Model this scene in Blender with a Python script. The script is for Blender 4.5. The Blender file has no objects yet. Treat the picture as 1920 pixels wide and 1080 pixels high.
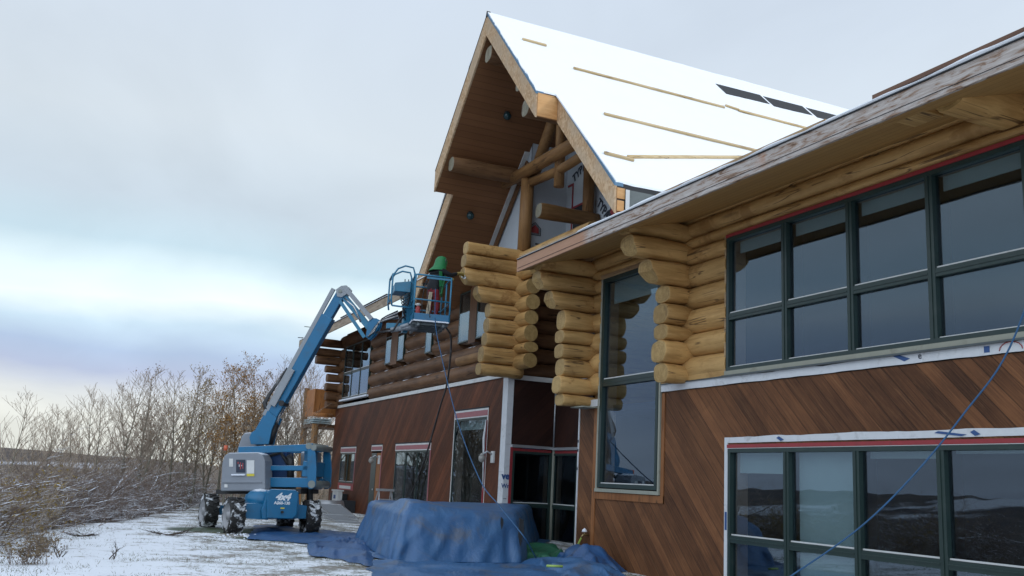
import bpy, bmesh, math, random
import numpy as np
from mathutils import Vector, Matrix, noise as mn
# ---------------------------------------------------------------- camera, world, sun
R = np.array([[0.90519454,-0.12968645,-0.4047274],[-0.42200091,-0.16138277,-0.89211593],[0.05037932,0.9783338,-0.2008106]])
FOC = 1780.0; EYE = np.array([0,0,1.6])
sc = bpy.context.scene
col = sc.collection
cd = bpy.data.cameras.new('camera'); cam = bpy.data.objects.new('camera', cd); col.objects.link(cam); sc.camera = cam
cd.sensor_width = 36; cd.lens = 36*FOC/1920; cd.clip_start = .1; cd.clip_end = 4000
M4 = Matrix.Identity(4)
for i in range(3):
    for j in range(3): M4[i][j] = R[i,j]
    M4[i][3] = EYE[i]
cam.matrix_world = M4
sc.view_settings.view_transform = 'Standard'; sc.view_settings.look = 'None'; sc.view_settings.gamma = 1
sc.view_settings.exposure = 0.0
SUN_EL, SUN_AZ = math.radians(24), math.radians(120)       # azimuth clockwise from +Y
W = bpy.data.worlds.new('World'); sc.world = W; W.use_nodes = True
def sky_world():
    t = W.node_tree; t.nodes.clear(); N = t.nodes.new; L = t.links.new
    out = N('ShaderNodeOutputWorld'); bg = N('ShaderNodeBackground'); bg.inputs[1].default_value = .1
    sky = N('ShaderNodeTexSky'); sky.sky_type = 'NISHITA'; sky.sun_disc = False; sky.sun_elevation = SUN_EL; sky.sun_rotation = SUN_AZ
    tc = N('ShaderNodeTexCoord'); sp = N('ShaderNodeSeparateXYZ'); L(tc.outputs['Generated'], sp.inputs[0])
    def math_(op, a, b=None, c=None):
        m = N('ShaderNodeMath'); m.operation = op
        for k, q in enumerate((a,b,c)):
            if q is None: continue
            if isinstance(q, (int,float)): m.inputs[k].default_value = q
            else: L(q, m.inputs[k])
        return m.outputs[0]
    zz = math_('ADD', math_('MAXIMUM', sp.outputs[2], 0.0), .12)
    cv = N('ShaderNodeCombineXYZ'); L(math_('DIVIDE', sp.outputs[0], zz), cv.inputs[0]); L(math_('DIVIDE', sp.outputs[1], zz), cv.inputs[1])
    mp = N('ShaderNodeMapping'); mp.inputs['Scale'].default_value = (1.0,.55,1); mp.inputs['Rotation'].default_value = (0,0,.5); L(cv.outputs[0], mp.inputs[0])
    n1 = N('ShaderNodeTexNoise'); n1.inputs['Scale'].default_value = .55; n1.inputs['Detail'].default_value = 6; n1.inputs['Roughness'].default_value = .5; L(mp.outputs[0], n1.inputs[0])
    n2 = N('ShaderNodeTexNoise'); n2.inputs['Scale'].default_value = 1.7; n2.inputs['Detail'].default_value = 5; n2.inputs['Distortion'].default_value = .6; L(mp.outputs[0], n2.inputs[0])
    sh = math_('MULTIPLY', math_('SUBTRACT', n1.outputs[0], .5), math_('MULTIPLY_ADD', sp.outputs[2], .25, .075))
    az = math_('MULTIPLY', sp.outputs[0], .02)
    p = math_('DIVIDE', math_('ADD', math_('ADD', sp.outputs[2], sh), az), .6)
    cr = N('ShaderNodeValToRGB'); L(p, cr.inputs[0]); e = cr.color_ramp.elements
    stops = [(0,(.80,.82,.76)),(.06,(.85,.87,.83)),(.10,(.74,.78,.82)),(.145,(.50,.57,.76)),(.185,(.47,.59,.80)),(.225,(.62,.79,.93)),(.262,(.95,1.06,1.07)),
             (.30,(.84,1.0,1.06)),(.345,(.60,.77,.87)),(.42,(.62,.72,.81)),(.55,(.70,.78,.85)),(.75,(.67,.76,.87)),(1,(.66,.76,.90))]
    e[0].position = 0; e[0].color = (*stops[0][1],1); e[1].position = 1; e[1].color = (*stops[-1][1],1)
    for q, c in stops[1:-1]:
        k = e.new(q); k.color = (*c,1)
    # extra sky glow behind the eye, added to fill the facade; the pale yellow horizon gap only opens ahead
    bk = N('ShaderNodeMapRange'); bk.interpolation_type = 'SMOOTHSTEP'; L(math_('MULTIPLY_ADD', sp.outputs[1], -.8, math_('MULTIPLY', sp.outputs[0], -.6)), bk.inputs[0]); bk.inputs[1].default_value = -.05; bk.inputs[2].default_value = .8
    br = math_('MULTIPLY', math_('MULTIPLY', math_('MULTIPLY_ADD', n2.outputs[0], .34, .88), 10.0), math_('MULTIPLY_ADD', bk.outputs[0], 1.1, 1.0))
    lf = N('ShaderNodeMapRange'); lf.interpolation_type = 'SMOOTHSTEP'; L(sp.outputs[0], lf.inputs[0]); lf.inputs[1].default_value = -.25; lf.inputs[2].default_value = -.55
    lz = N('ShaderNodeMapRange'); lz.interpolation_type = 'SMOOTHSTEP'; L(sp.outputs[2], lz.inputs[0]); lz.inputs[1].default_value = .30; lz.inputs[2].default_value = .12
    lm = math_('MULTIPLY', math_('MULTIPLY', lf.outputs[0], lz.outputs[0]), .8)
    mxl = N('ShaderNodeMix'); mxl.data_type = 'RGBA'; L(lm, mxl.inputs[0]); L(cr.outputs[0], mxl.inputs[6]); mxl.inputs[7].default_value = (.34,.42,.60,1)
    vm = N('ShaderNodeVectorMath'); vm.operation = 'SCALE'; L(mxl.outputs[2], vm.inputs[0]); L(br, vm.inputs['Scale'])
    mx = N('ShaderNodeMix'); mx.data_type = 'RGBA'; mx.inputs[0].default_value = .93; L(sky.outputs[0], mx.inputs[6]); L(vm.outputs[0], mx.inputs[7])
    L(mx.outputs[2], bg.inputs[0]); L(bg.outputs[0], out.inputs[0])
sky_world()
sd = bpy.data.lights.new('sun', 'SUN'); sd.energy = 1.1; sd.angle = math.radians(12); sd.color = (1,.95,.88)
so = bpy.data.objects.new('sun', sd); col.objects.link(so)
dirv = Vector((math.sin(SUN_AZ)*math.cos(SUN_EL), math.cos(SUN_AZ)*math.cos(SUN_EL), math.sin(SUN_EL)))
so.rotation_euler = dirv.to_track_quat('Z','Y').to_euler()

# ---------------------------------------------------------------- measuring helpers (photo pixel -> point on a real plane)
def ray(px,py):
    d = R @ np.array([px-960., -(py-540.), -FOC]); return d/np.linalg.norm(d)
def at(px,py,**k):
    (a,val),=k.items(); i='xyz'.index(a); d=ray(px,py); return EYE+(val-EYE[i])/d[i]*d
def hit(px,py,p0,n):
    d=ray(px,py); n=np.array(n,float); return EYE+np.dot(np.array(p0,float)-EYE,n)/np.dot(d,n)*d
V = lambda *a: np.array(a if len(a)>1 else a[0], float)
def unit(v): v=np.array(v,float); return v/np.linalg.norm(v)
rnd = random.Random(7)

# ---------------------------------------------------------------- object helpers
def setp(o, label=None, cat=None, group=None, kind=None):
    if label: o['label'] = label
    if cat: o['category'] = cat
    if group: o['group'] = group
    if kind: o['kind'] = kind
    return o
def thing(name, label, cat, loc, group=None):
    o = bpy.data.objects.new(name, None); col.objects.link(o); o.location = [float(q) for q in loc]; o.empty_display_size = .2
    return setp(o, label, cat, group)
def wloc(o):
    v = Vector((0,0,0))
    while o is not None: v = v + o.location; o = o.parent
    return v
SPLIT={'trim_board','link_plate','pivot_pin','tear','glazing_bead','blocking','engine_cover','tape','lower_arm','compression_link','upper_arm','balcony_post','sill','hydraulic_hose','brace','axle','underlay','steering_cylinder','flashing','ledge','band','corner_wrap','post','print','mast_block','cross_block','basket_mount','rotator','stacked_sheet','lift_cylinder','gauge','rail_post'}
class MB:
    def __init__(s): s.v=[]; s.f=[]; s.m=[]; s.sm=[]; s.parts=[]
    def add(s, vs, fs, mi=0, smooth=False):
        b=len(s.v); s.parts.append((b,len(s.f))); s.v += [tuple(float(c) for c in p) for p in vs]; s.f += [tuple(i+b for i in f) for f in fs]; s.m += [mi]*len(fs); s.sm += [smooth]*len(fs); return s
    def box(s, a, b, mi=0):
        x0,x1=sorted((a[0],b[0])); y0,y1=sorted((a[1],b[1])); z0,z1=sorted((a[2],b[2]))
        v=[(x0,y0,z0),(x1,y0,z0),(x1,y1,z0),(x0,y1,z0),(x0,y0,z1),(x1,y0,z1),(x1,y1,z1),(x0,y1,z1)]
        return s.add(v,[(0,3,2,1),(4,5,6,7),(0,1,5,4),(1,2,6,5),(2,3,7,6),(3,0,4,7)],mi)
    def bar(s, p, q, w, h, up=(0,0,1), mi=0):
        """box beam from p to q, width w (sideways), height h (along up)"""
        p=V(p); q=V(q); d=unit(q-p); sx=np.cross(d,V(up)); sx=unit(sx); u=np.cross(sx,d)
        c=[(-w/2,-h/2),(w/2,-h/2),(w/2,h/2),(-w/2,h/2)]
        v=[p+sx*a+u*b for a,b in c]+[q+sx*a+u*b for a,b in c]
        return s.add(v,[(0,1,2,3),(7,6,5,4),(0,4,5,1),(1,5,6,2),(2,6,7,3),(3,7,4,0)],mi)
    def prism(s, poly, ext, mi=0):
        n=len(poly); e=V(ext); v=[V(p) for p in poly]+[V(p)+e for p in poly]
        return s.add(v,[tuple(range(n))[::-1],tuple(range(n,2*n))]+[(i,(i+1)%n,n+(i+1)%n,n+i) for i in range(n)],mi)
    def tube(s, pts, r, n=8, mi=0, caps=True, smooth=True, sq=1.0):
        pts=[V(p) for p in pts]; rs = r if isinstance(r,(list,tuple,np.ndarray)) else [r]*len(pts)
        b=[]; prev=None
        for i,p in enumerate(pts):
            d=unit(pts[min(i+1,len(pts)-1)]-pts[max(i-1,0)])
            if prev is None:
                a=np.cross(d,V(0,0,1)); 
                if np.linalg.norm(a)<.1: a=np.cross(d,V(0,1,0))
            else: a=prev-d*np.dot(prev,d)
            a=unit(a); prev=a; c=np.cross(a,d)
            b+= [p+rs[i]*(a*math.cos(2*math.pi*k/n)+c*sq*math.sin(2*math.pi*k/n)) for k in range(n)]
        f=[(i*n+k,i*n+(k+1)%n,(i+1)*n+(k+1)%n,(i+1)*n+k) for i in range(len(pts)-1) for k in range(n)]
        s.add(b,f,mi,smooth)
        if caps:
            B=len(s.v)-len(b); s.f += [tuple(B+k for k in range(n))[::-1], tuple(B+(len(pts)-1)*n+k for k in range(n))]; s.m+=[mi,mi]; s.sm+=[False,False]
        return s
    def sphere(s, c, r, nu=12, nv=8, mi=0, sc=(1,1,1)):
        v=[]; 
        for j in range(nv+1):
            t=math.pi*j/nv
            for i in range(nu): 
                p=2*math.pi*i/nu; v.append((c[0]+r*sc[0]*math.sin(t)*math.cos(p),c[1]+r*sc[1]*math.sin(t)*math.sin(p),c[2]+r*sc[2]*math.cos(t)))
        f=[(j*nu+i,(j+1)*nu+i,(j+1)*nu+(i+1)%nu,j*nu+(i+1)%nu) for j in range(nv) for i in range(nu)]
        return s.add(v,f,mi,True)
    def build(s, name, mat, parent=None, label=None, bevel=0, loc=None):
        if name in SPLIT and parent is not None and len(s.parts)>1:
            first=None; ends=s.parts[1:]+[(len(s.v),len(s.f))]
            for (v0,f0),(v1,f1) in zip(s.parts,ends):
                q=MB(); q.v=s.v[v0:v1]; q.f=[tuple(i-v0 for i in f) for f in s.f[f0:f1]]; q.m=s.m[f0:f1]; q.sm=s.sm[f0:f1]; q.parts=[(0,0)]
                o=q.build(name,mat,parent,label if first is None else None,bevel); first=first or o
            return first
        me=bpy.data.meshes.new(name); org = wloc(parent) if parent else Vector(loc if loc is not None else s.base())
        me.from_pydata([(a-org.x,b-org.y,c-org.z) for a,b,c in s.v],[],s.f); me.update()
        for m in (mat if isinstance(mat,(list,tuple)) else [mat]): me.materials.append(m)
        me.polygons.foreach_set('material_index', s.m); me.polygons.foreach_set('use_smooth', s.sm)
        bm=bmesh.new(); bm.from_mesh(me); bmesh.ops.recalc_face_normals(bm, faces=bm.faces); bm.to_mesh(me); bm.free()
        o=bpy.data.objects.new(name, me); col.objects.link(o)
        if parent: o.parent=parent
        else: o.location=org
        if bevel:
            b=o.modifiers.new('bevel','BEVEL'); b.width=bevel; b.segments=2; b.limit_method='ANGLE'; b.angle_limit=.6
        if label: o['label']=label
        return o
    def base(s):
        a=np.array(s.v); return ((a[:,0].min()+a[:,0].max())/2,(a[:,1].min()+a[:,1].max())/2,a[:,2].min())
def np_mesh(name, verts, faces, mats, parent=None, loc=(0,0,0), matidx=None, smooth=False):
    """fast mesh from arrays; faces (n,k) all same k"""
    me=bpy.data.meshes.new(name); org = np.array(wloc(parent)) if parent else np.array(loc,float)
    n=len(verts); k=faces.shape[1]; m=len(faces)
    me.vertices.add(n); me.vertices.foreach_set('co',(np.asarray(verts)-org).astype(np.float32).ravel())
    me.loops.add(m*k); me.loops.foreach_set('vertex_index',faces.astype(np.int32).ravel())
    me.polygons.add(m); me.polygons.foreach_set('loop_start',np.arange(m,dtype=np.int32)*k); me.polygons.foreach_set('loop_total',np.full(m,k,dtype=np.int32))
    for q in (mats if isinstance(mats,(list,tuple)) else [mats]): me.materials.append(q)
    if matidx is not None: me.polygons.foreach_set('material_index',matidx.astype(np.int32))
    me.polygons.foreach_set('use_smooth',np.full(m,smooth))
    me.update(calc_edges=True); me.validate()
    o=bpy.data.objects.new(name,me); col.objects.link(o)
    if parent: o.parent=parent
    else: o.location=org
    return o
def seg_arrays(segs, n=3):
    """segs rows: p0(3) p1(3) r0 r1 -> verts, quads"""
    S=np.array(segs,float); p0=S[:,0:3]; p1=S[:,3:6]; d=p1-p0; d/= np.linalg.norm(d,axis=1)[:,None]+1e-9
    ref=np.where(np.abs(d[:,2:3])>.9,np.array([[1.,0,0]]),np.array([[0,0,1.]])); a=np.cross(d,ref); a/=np.linalg.norm(a,axis=1)[:,None]+1e-9; b=np.cross(d,a)
    vs=np.zeros((len(S),2*n,3))
    for k in range(n):
        c,s_=math.cos(2*math.pi*k/n),math.sin(2*math.pi*k/n); o=a*c+b*s_
        vs[:,k]=p0+o*S[:,6:7]; vs[:,n+k]=p1+o*S[:,7:8]
    base=(np.arange(len(S))*2*n)[:,None]
    fs=np.concatenate([np.stack([base[:,0]+k,base[:,0]+(k+1)%n,base[:,0]+n+(k+1)%n,base[:,0]+n+k],axis=1) for k in range(n)],axis=0)
    return vs.reshape(-1,3), fs
def text(s, size, origin, xdir, ydir, mat, parent, name='lettering', depth=.002, shear=0, bold=0):
    cu=bpy.data.curves.new(name,'FONT'); cu.body=s; cu.size=size; cu.extrude=depth; cu.shear=shear; cu.offset=bold; cu.align_x='CENTER'; cu.align_y='CENTER'; cu.resolution_u=3
    tmp=bpy.data.objects.new('tmp',cu); col.objects.link(tmp); bpy.context.view_layer.update()
    me=bpy.data.meshes.new_from_object(tmp.evaluated_get(bpy.context.evaluated_depsgraph_get())); bpy.data.objects.remove(tmp)
    x=Vector(unit(xdir)); y=Vector(unit(ydir)); z=x.cross(y); org=wloc(parent); o_=Vector(origin)-org
    mt=Matrix(((x.x,y.x,z.x,o_.x),(x.y,y.y,z.y,o_.y),(x.z,y.z,z.z,o_.z),(0,0,0,1))); me.transform(mt)
    me.materials.clear(); me.materials.append(mat); o=bpy.data.objects.new(name,me); col.objects.link(o); o.parent=parent; return o

# ---------------------------------------------------------------- materials
class NT:
    def __init__(s, name):
        s.m=bpy.data.materials.new(name); s.m.use_nodes=True; s.t=s.m.node_tree; s.b=s.t.nodes['Principled BSDF']; s.P=None
    def N(s,typ,props=None,**inp):
        n=s.t.nodes.new('ShaderNode'+typ)
        for k,v in (props or {}).items(): setattr(n,k,v)
        for k,v in inp.items():
            k = int(k[1:]) if k[0]=='i' and k[1:].isdigit() else k.replace('_',' ')
            s.set(n.inputs[k],v)
        return n
    def set(s,sock,v):
        if isinstance(v,bpy.types.NodeSocket): s.t.links.new(v,sock)
        elif isinstance(v,bpy.types.Node): s.t.links.new(v.outputs[0],sock)
        else:
            if isinstance(v,(tuple,list)) and len(v)==3 and len(getattr(sock,'default_value',[0]*3))==4: v=(*v,1)
            sock.default_value=v
    def pos(s):
        if s.P is None: s.P=s.t.nodes.new('ShaderNodeNewGeometry')
        return s.P.outputs['Position']
    def norm(s): s.pos(); return s.P.outputs['Normal']
    def math(s,op,a,b=0.0,c=0.0,clamp=False):
        n=s.N('Math',{'operation':op,'use_clamp':clamp}); s.set(n.inputs[0],a); s.set(n.inputs[1],b); s.set(n.inputs[2],c); return n.outputs[0]
    def xyz(s,v): n=s.N('SeparateXYZ',Vector=v); return n.outputs
    def comb(s,x,y,z): return s.N('CombineXYZ',X=x,Y=y,Z=z).outputs[0]
    def scale(s,v,sc): return s.N('VectorMath',{'operation':'MULTIPLY'},i0=v,i1=sc).outputs[0]
    def noise(s,v,scale=1,detail=4,rough=.5,dist=0): return s.N('TexNoise',Vector=v,Scale=scale,Detail=detail,Roughness=rough,Distortion=dist).outputs[0]
    def ramp(s,f,stops):
        n=s.N('ValToRGB',Fac=f); e=n.color_ramp.elements; e[0].position=stops[0][0]; e[0].color=(*stops[0][1],1); e[1].position=stops[-1][0]; e[1].color=(*stops[-1][1],1)
        for q,c in stops[1:-1]: k=e.new(q); k.color=(*c,1)
        return n.outputs[0]
    def step(s,f,a,b): return s.N('MapRange',{'interpolation_type':'SMOOTHSTEP'},Value=f,From_Min=a,From_Max=b).outputs[0]
    def mix(s,f,a,b): n=s.N('Mix',{'data_type':'RGBA'}); s.set(n.inputs[0],f); s.set(n.inputs[6],a); s.set(n.inputs[7],b); return n.outputs[2]
    def bump(s,h,strength=.4,dist=.02): return s.N('Bump',Strength=strength,Distance=dist,Height=h).outputs[0]
    def out(s,color=None,rough=.6,metal=0,normal=None,spec=.5):
        if color is not None: s.set(s.b.inputs['Base Color'],color)
        s.set(s.b.inputs['Roughness'],rough); s.set(s.b.inputs['Metallic'],metal); s.b.inputs['Specular IOR Level'].default_value=spec
        if normal is not None: s.set(s.b.inputs['Normal'],normal)
        return s.m
def add_snow(t,colr,amount=.5,lo=.45,scale=3.0):
    """real snow caught on upward-facing faces"""
    nz=t.xyz(t.norm())[2]; nz=t.math('ADD',nz,t.math('MULTIPLY',t.math('SUBTRACT',t.noise(t.pos(),scale,5,.6),.5),amount))
    return t.mix(t.step(nz,lo,lo+.18),colr,(.78,.81,.86))
def wood(name, c1, c2, axis='x', dark=(.09,.045,.02), rough=.55, knots=.5, snow=False, patch=None, stretch=.12, bump=.35, crack=.5):
    t=NT(name); P=t.pos(); s=[3.,3.,3.]; s['xyz'.index(axis)]=3*stretch
    q=t.scale(P,tuple(s)); g=t.noise(q,3.2,6,.6,.4); big=t.noise(P,.9,3,.5); fine=t.noise(t.scale(P,tuple(a*6 for a in s)),3,3,.6)
    c=t.mix(t.step(t.math('ADD',t.math('MULTIPLY',g,.6),t.math('MULTIPLY',big,.4)),.36,.62),c1,c2)
    c=t.mix(t.math('MULTIPLY',fine,.35),c,tuple(x*.55 for x in c1))
    if patch: c=t.mix(t.math('MULTIPLY',t.step(t.noise(P,1.3,5,.65,.3),.56,.66),.75),c,patch)
    if knots:
        vo=t.N('TexVoronoi',{'feature':'F1'},Vector=t.scale(P,tuple(a*.55 for a in s)),Scale=1.5,Randomness=1.0).outputs[0]
        c=t.mix(t.math('MULTIPLY',t.math('SUBTRACT',1,t.step(vo,.05,.11)),knots),c,dark)
    if crack:
        s2=[7.,7.,7.]; s2['xyz'.index(axis)]=.35
        k=t.noise(t.scale(P,tuple(s2)),1.0,2,.4); k=t.math('SUBTRACT',1,t.step(t.math('ABSOLUTE',t.math('SUBTRACT',k,.5)),.004,.016))
        k=t.math('MULTIPLY',k,t.step(t.noise(P,1.7,2,.5),.48,.56)); c=t.mix(t.math('MULTIPLY',k,min(1,crack*1.7)),c,dark)
    oi=t.t.nodes.new('ShaderNodeObjectInfo').outputs['Random']; c=t.N('VectorMath',{'operation':'SCALE'},i0=c,Scale=t.math('MULTIPLY_ADD',oi,.30,.84)).outputs[0]
    if snow: c=add_snow(t,c,**snow)
    return t.out(c,rough,normal=t.bump(t.math('ADD',g,t.math('MULTIPLY',fine,.5)),bump,.012),spec=.3)
def siding(name, hor='y', sgn=-1, cols=((.275,.115,.045),(.15,.060,.024),(.062,.025,.011)), width=.21, fade=True):
    t=NT(name); P=t.pos(); X=t.xyz(P); h=X[0] if hor=='x' else X[1]; z=X[2]
    u=t.math('DIVIDE',t.math('MULTIPLY_ADD',z,float(sgn),h),width*1.414); v=t.math('MULTIPLY_ADD',z,float(-sgn),h)
    cell=t.math('FLOOR',u); fr=t.math('SUBTRACT',u,cell); w=t.N('TexWhiteNoise',{'noise_dimensions':'1D'},W=cell).outputs[0]
    gv=t.comb(t.math('MULTIPLY',u,6.0),t.math('MULTIPLY_ADD',v,.6,t.math('MULTIPLY',w,31.0)),0.0)
    g=t.noise(gv,1.5,6,.65,.8); g2=t.noise(gv,6,4,.6,1.6); big=t.noise(P,.55,4,.6)
    f=t.math('ADD',t.math('MULTIPLY',w,.13),t.math('ADD',t.math('MULTIPLY',g,.74),t.math('MULTIPLY',t.math('SUBTRACT',big,.5),.7)))
    c=t.ramp(f,[(.17,cols[2]),(.38,cols[1]),(.64,cols[0])])
    c=t.mix(t.math('MULTIPLY',t.step(g2,.52,.72),.45),c,tuple(q*.45 for q in cols[1]))
    edge=t.math('MINIMUM',fr,t.math('SUBTRACT',1,fr)); ln=t.step(edge,.012,.045)
    c=t.mix(t.math('MULTIPLY_ADD',ln,.45,t.math('MULTIPLY_ADD',w,.4,.15)),tuple(q*.3 for q in cols[2]),c)
    if fade:
        lt=t.math('MULTIPLY',t.step(t.noise(gv,1.3,7,.75,.9),.52,.74),.55); c=t.mix(lt,c,(.31,.155,.07))
    c=t.mix(t.math('MULTIPLY',t.step(t.noise(P,.9,7,.7,.4),.54,.70),.35),c,tuple(q*.8 for q in cols[2]))
    hgt=t.math('ADD',t.math('MULTIPLY',ln,1.0),t.math('MULTIPLY',g,.25))
    return t.out(c,.62,normal=t.bump(hgt,.5,.012),spec=.25)
def plain(name,c,rough=.5,metal=0,var=.15,scale=4,spec=.5,snow=None,dirt=None,bump=0):
    t=NT(name); n=t.noise(t.pos(),scale,5,.6); cc=t.mix(n,tuple(q*(1-var) for q in c),tuple(min(1,q*(1+var)) for q in c))
    if dirt: cc=t.mix(t.math('MULTIPLY',t.step(t.noise(t.pos(),scale*.7,6,.7,.5),.52,.7),dirt[1]),cc,dirt[0])
    if snow: cc=add_snow(t,cc,**snow)
    return t.out(cc,rough,metal,t.bump(n,bump,.01) if bump else None,spec)
GC1,GC2=(.42,.232,.078),(.66,.405,.158)
m_logx=wood('peeled_log_x',GC1,GC2,'x',patch=(.27,.125,.038))
m_logy=wood('peeled_log_y',GC1,GC2,'y',patch=(.33,.17,.055))
m_logz=wood('peeled_log_z',(.36,.19,.07),(.52,.31,.12),'z')
m_end=wood('log_end_grain',(.34,.21,.075),(.50,.33,.13),'z',stretch=.9,crack=.3,knots=0)
DK1,DK2=(.105,.050,.023),(.20,.098,.044)
SN=dict(amount=1.1,lo=.80,scale=1.3)
m_end2=wood('log_end_ring',(.22,.13,.045),(.34,.21,.08),'z',stretch=.9,crack=.3,knots=0)
m_purl=wood('dark_aged_purlin',(.13,.062,.028),(.24,.125,.055),'x'); m_endg=wood('grey_log_end',(.20,.18,.12),(.30,.27,.19),'z',stretch=.9,knots=0)
m_dlogx=wood('stained_log_x',DK1,DK2,'x',dark=(.02,.01,.006)); m_dlogy=wood('stained_log_y',DK1,DK2,'y',dark=(.02,.01,.006),snow=SN,patch=(.16,.08,.035))
m_mlogx=wood('aged_log_x',(.17,.085,.032),(.30,.16,.06),'x'); m_mlogy=wood('aged_log_y',(.22,.11,.04),(.36,.19,.07),'y',snow=dict(amount=.3,lo=.7,scale=4)); m_mlogz=wood('aged_log_z',(.22,.11,.04),(.38,.20,.075),'z')
m_side_r=siding('cedar_siding_sanded','y',-1)
m_side_l=siding('cedar_siding_stained','y',1,((.175,.053,.021),(.108,.033,.0135),(.058,.019,.009)))
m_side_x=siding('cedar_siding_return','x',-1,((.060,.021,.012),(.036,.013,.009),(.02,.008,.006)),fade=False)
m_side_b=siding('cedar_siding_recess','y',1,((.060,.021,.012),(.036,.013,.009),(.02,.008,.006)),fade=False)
m_trim_o=wood('cedar_trim',(.23,.085,.028),(.34,.14,.05),'z',knots=.3)
def soffit_mat(name,c1,c2,hor='x',width=.14):
    t=NT(name); X=t.xyz(t.pos()); a=X[1] if hor=='x' else X[0]; b=X[0] if hor=='x' else X[1]
    u=t.math('DIVIDE',a,width); cell=t.math('FLOOR',u); fr=t.math('SUBTRACT',u,cell); w=t.N('TexWhiteNoise',{'noise_dimensions':'1D'},W=cell).outputs[0]
    g=t.noise(t.comb(t.math('MULTIPLY',u,2.0),t.math('MULTIPLY_ADD',b,.5,t.math('MULTIPLY',w,17.0)),X[2]),1.6,5,.6)
    c=t.mix(t.math('ADD',t.math('MULTIPLY',w,.4),t.math('MULTIPLY',g,.6)),c1,c2); ed=t.math('MINIMUM',fr,t.math('SUBTRACT',1,fr)); ln=t.step(ed,.015,.06)
    return t.out(t.mix(t.math('MULTIPLY_ADD',ln,.55,.45),tuple(q*.4 for q in c1),c),.55,normal=t.bump(ln,.4,.01),spec=.3)
m_soff=soffit_mat('stained_soffit_boards',(.165,.072,.030),(.25,.115,.050))
m_soff_g=soffit_mat('golden_soffit_boards',(.34,.18,.06),(.50,.29,.10),'y',.2)
def osb():
    t=NT('strand_board'); v=t.N('TexVoronoi',{'feature':'F1'},Vector=t.scale(t.pos(),(9,16,9)),Scale=1.6,Randomness=1.0); w=t.xyz(v.outputs['Color'])[0]
    n=t.noise(t.pos(),1.2,4); c=t.ramp(w,[(.1,(.44,.27,.14)),(.5,(.52,.34,.19)),(.9,(.62,.44,.27))]); c=t.mix(t.math('MULTIPLY',t.step(n,.4,.6),.6),c,(.50,.38,.26))
    return t.out(c,.7,normal=t.bump(w,.2,.006),spec=.2)
m_osb=osb()
def weathered():
    t=NT('weathered_fascia_paint'); P=t.pos(); q=t.scale(P,(3,.8,7)); g=t.noise(q,2.6,8,.72,.8); g2=t.noise(t.scale(P,(3,.25,16)),2,4,.6)
    c=t.ramp(g,[(.33,(.10,.055,.035)),(.42,(.30,.20,.14)),(.48,(.42,.36,.32)),(.62,(.55,.50,.46))]); c=t.mix(t.math('MULTIPLY',t.step(g2,.55,.7),.5),c,(.20,.13,.09))
    r=t.step(t.noise(P,.8,3,.5),.62,.7); c=t.mix(t.math('MULTIPLY',r,.6),c,(.42,.16,.05))
    y=t.xyz(P)[1]; c=t.mix(t.step(y,15.6,16.0),c,t.mix(g,(.38,.20,.12),(.50,.30,.20)))
    return t.out(c,.7,normal=t.bump(g,.5,.01),spec=.2)
m_fasc=weathered()
m_fasc_l=wood('eave_fascia_board',(.30,.22,.15),(.46,.36,.25),'y',patch=(.2,.14,.09))
m_fresh=wood('fresh_lumber',(.50,.25,.09),(.64,.36,.15),'x',knots=.6)
m_batten=wood('batten_lumber',(.52,.37,.18),(.68,.52,.30),'x',knots=.3)
m_batteny=wood('batten_lumber_y',(.34,.21,.11),(.52,.36,.20),'y',knots=.3)
def snowm(name,c=(.86,.89,.92)):
    t=NT(name); n=t.noise(t.pos(),1.2,6,.6); n2=t.noise(t.pos(),14,4,.6)
    return t.out(t.mix(n,tuple(q*.95 for q in c),c),.75,normal=t.bump(t.math('ADD',n,t.math('MULTIPLY',n2,.25)),.35,.03),spec=.2)
m_snow=snowm('roof_snow',(.86,.88,.91)); m_snow2=snowm('settled_snow',(.78,.81,.87))
m_green=plain('dark_green_frame',(.018,.036,.031),.35,var=.25,dirt=((.06,.07,.065),.3)); m_wrap=plain('white_house_wrap',(.62,.63,.64),.6,var=.12,scale=6,dirt=((.35,.34,.33),.5),bump=.3)
m_wrapg=plain('grey_house_wrap',(.50,.54,.57),.6,var=.1,scale=2.5,bump=.5); m_tape=plain('red_sheathing_tape',(.30,.03,.035),.4,var=.25,scale=9,dirt=((.12,.05,.05),.4))
m_ptape=plain('faded_red_tape',(.33,.12,.13),.5,var=.2,scale=9); m_blueink=plain('blue_print',(.03,.08,.22),.6); m_ink=plain('dark_print',(.03,.035,.05),.6); m_redink=plain('red_print',(.35,.05,.05),.6)
m_dark=plain('room_dark',(.035,.03,.027),.9,var=.3); m_jamb=plain('window_jamb_wood',(.50,.36,.26),.6); m_blind=plain('pale_green_blind',(.60,.74,.68),.8,var=.06)
m_felt=plain('black_underlay',(.025,.027,.03),.8,var=.3); m_bluewrap=plain('blue_underlay_edge',(.07,.16,.25),.5,var=.3,scale=7); m_flash=plain('grey_metal_flashing',(.10,.115,.115),.4,.5,var=.3)
m_white=plain('white_paint',(.62,.62,.60),.5,dirt=((.4,.38,.35),.4)); m_alu=plain('aluminium',(.45,.46,.47),.4,.7); m_black=plain('black_rubber',(.02,.02,.021),.6); m_sill=plain('grey_green_sill',(.30,.30,.24),.7,dirt=((.15,.13,.09),.5))
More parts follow.
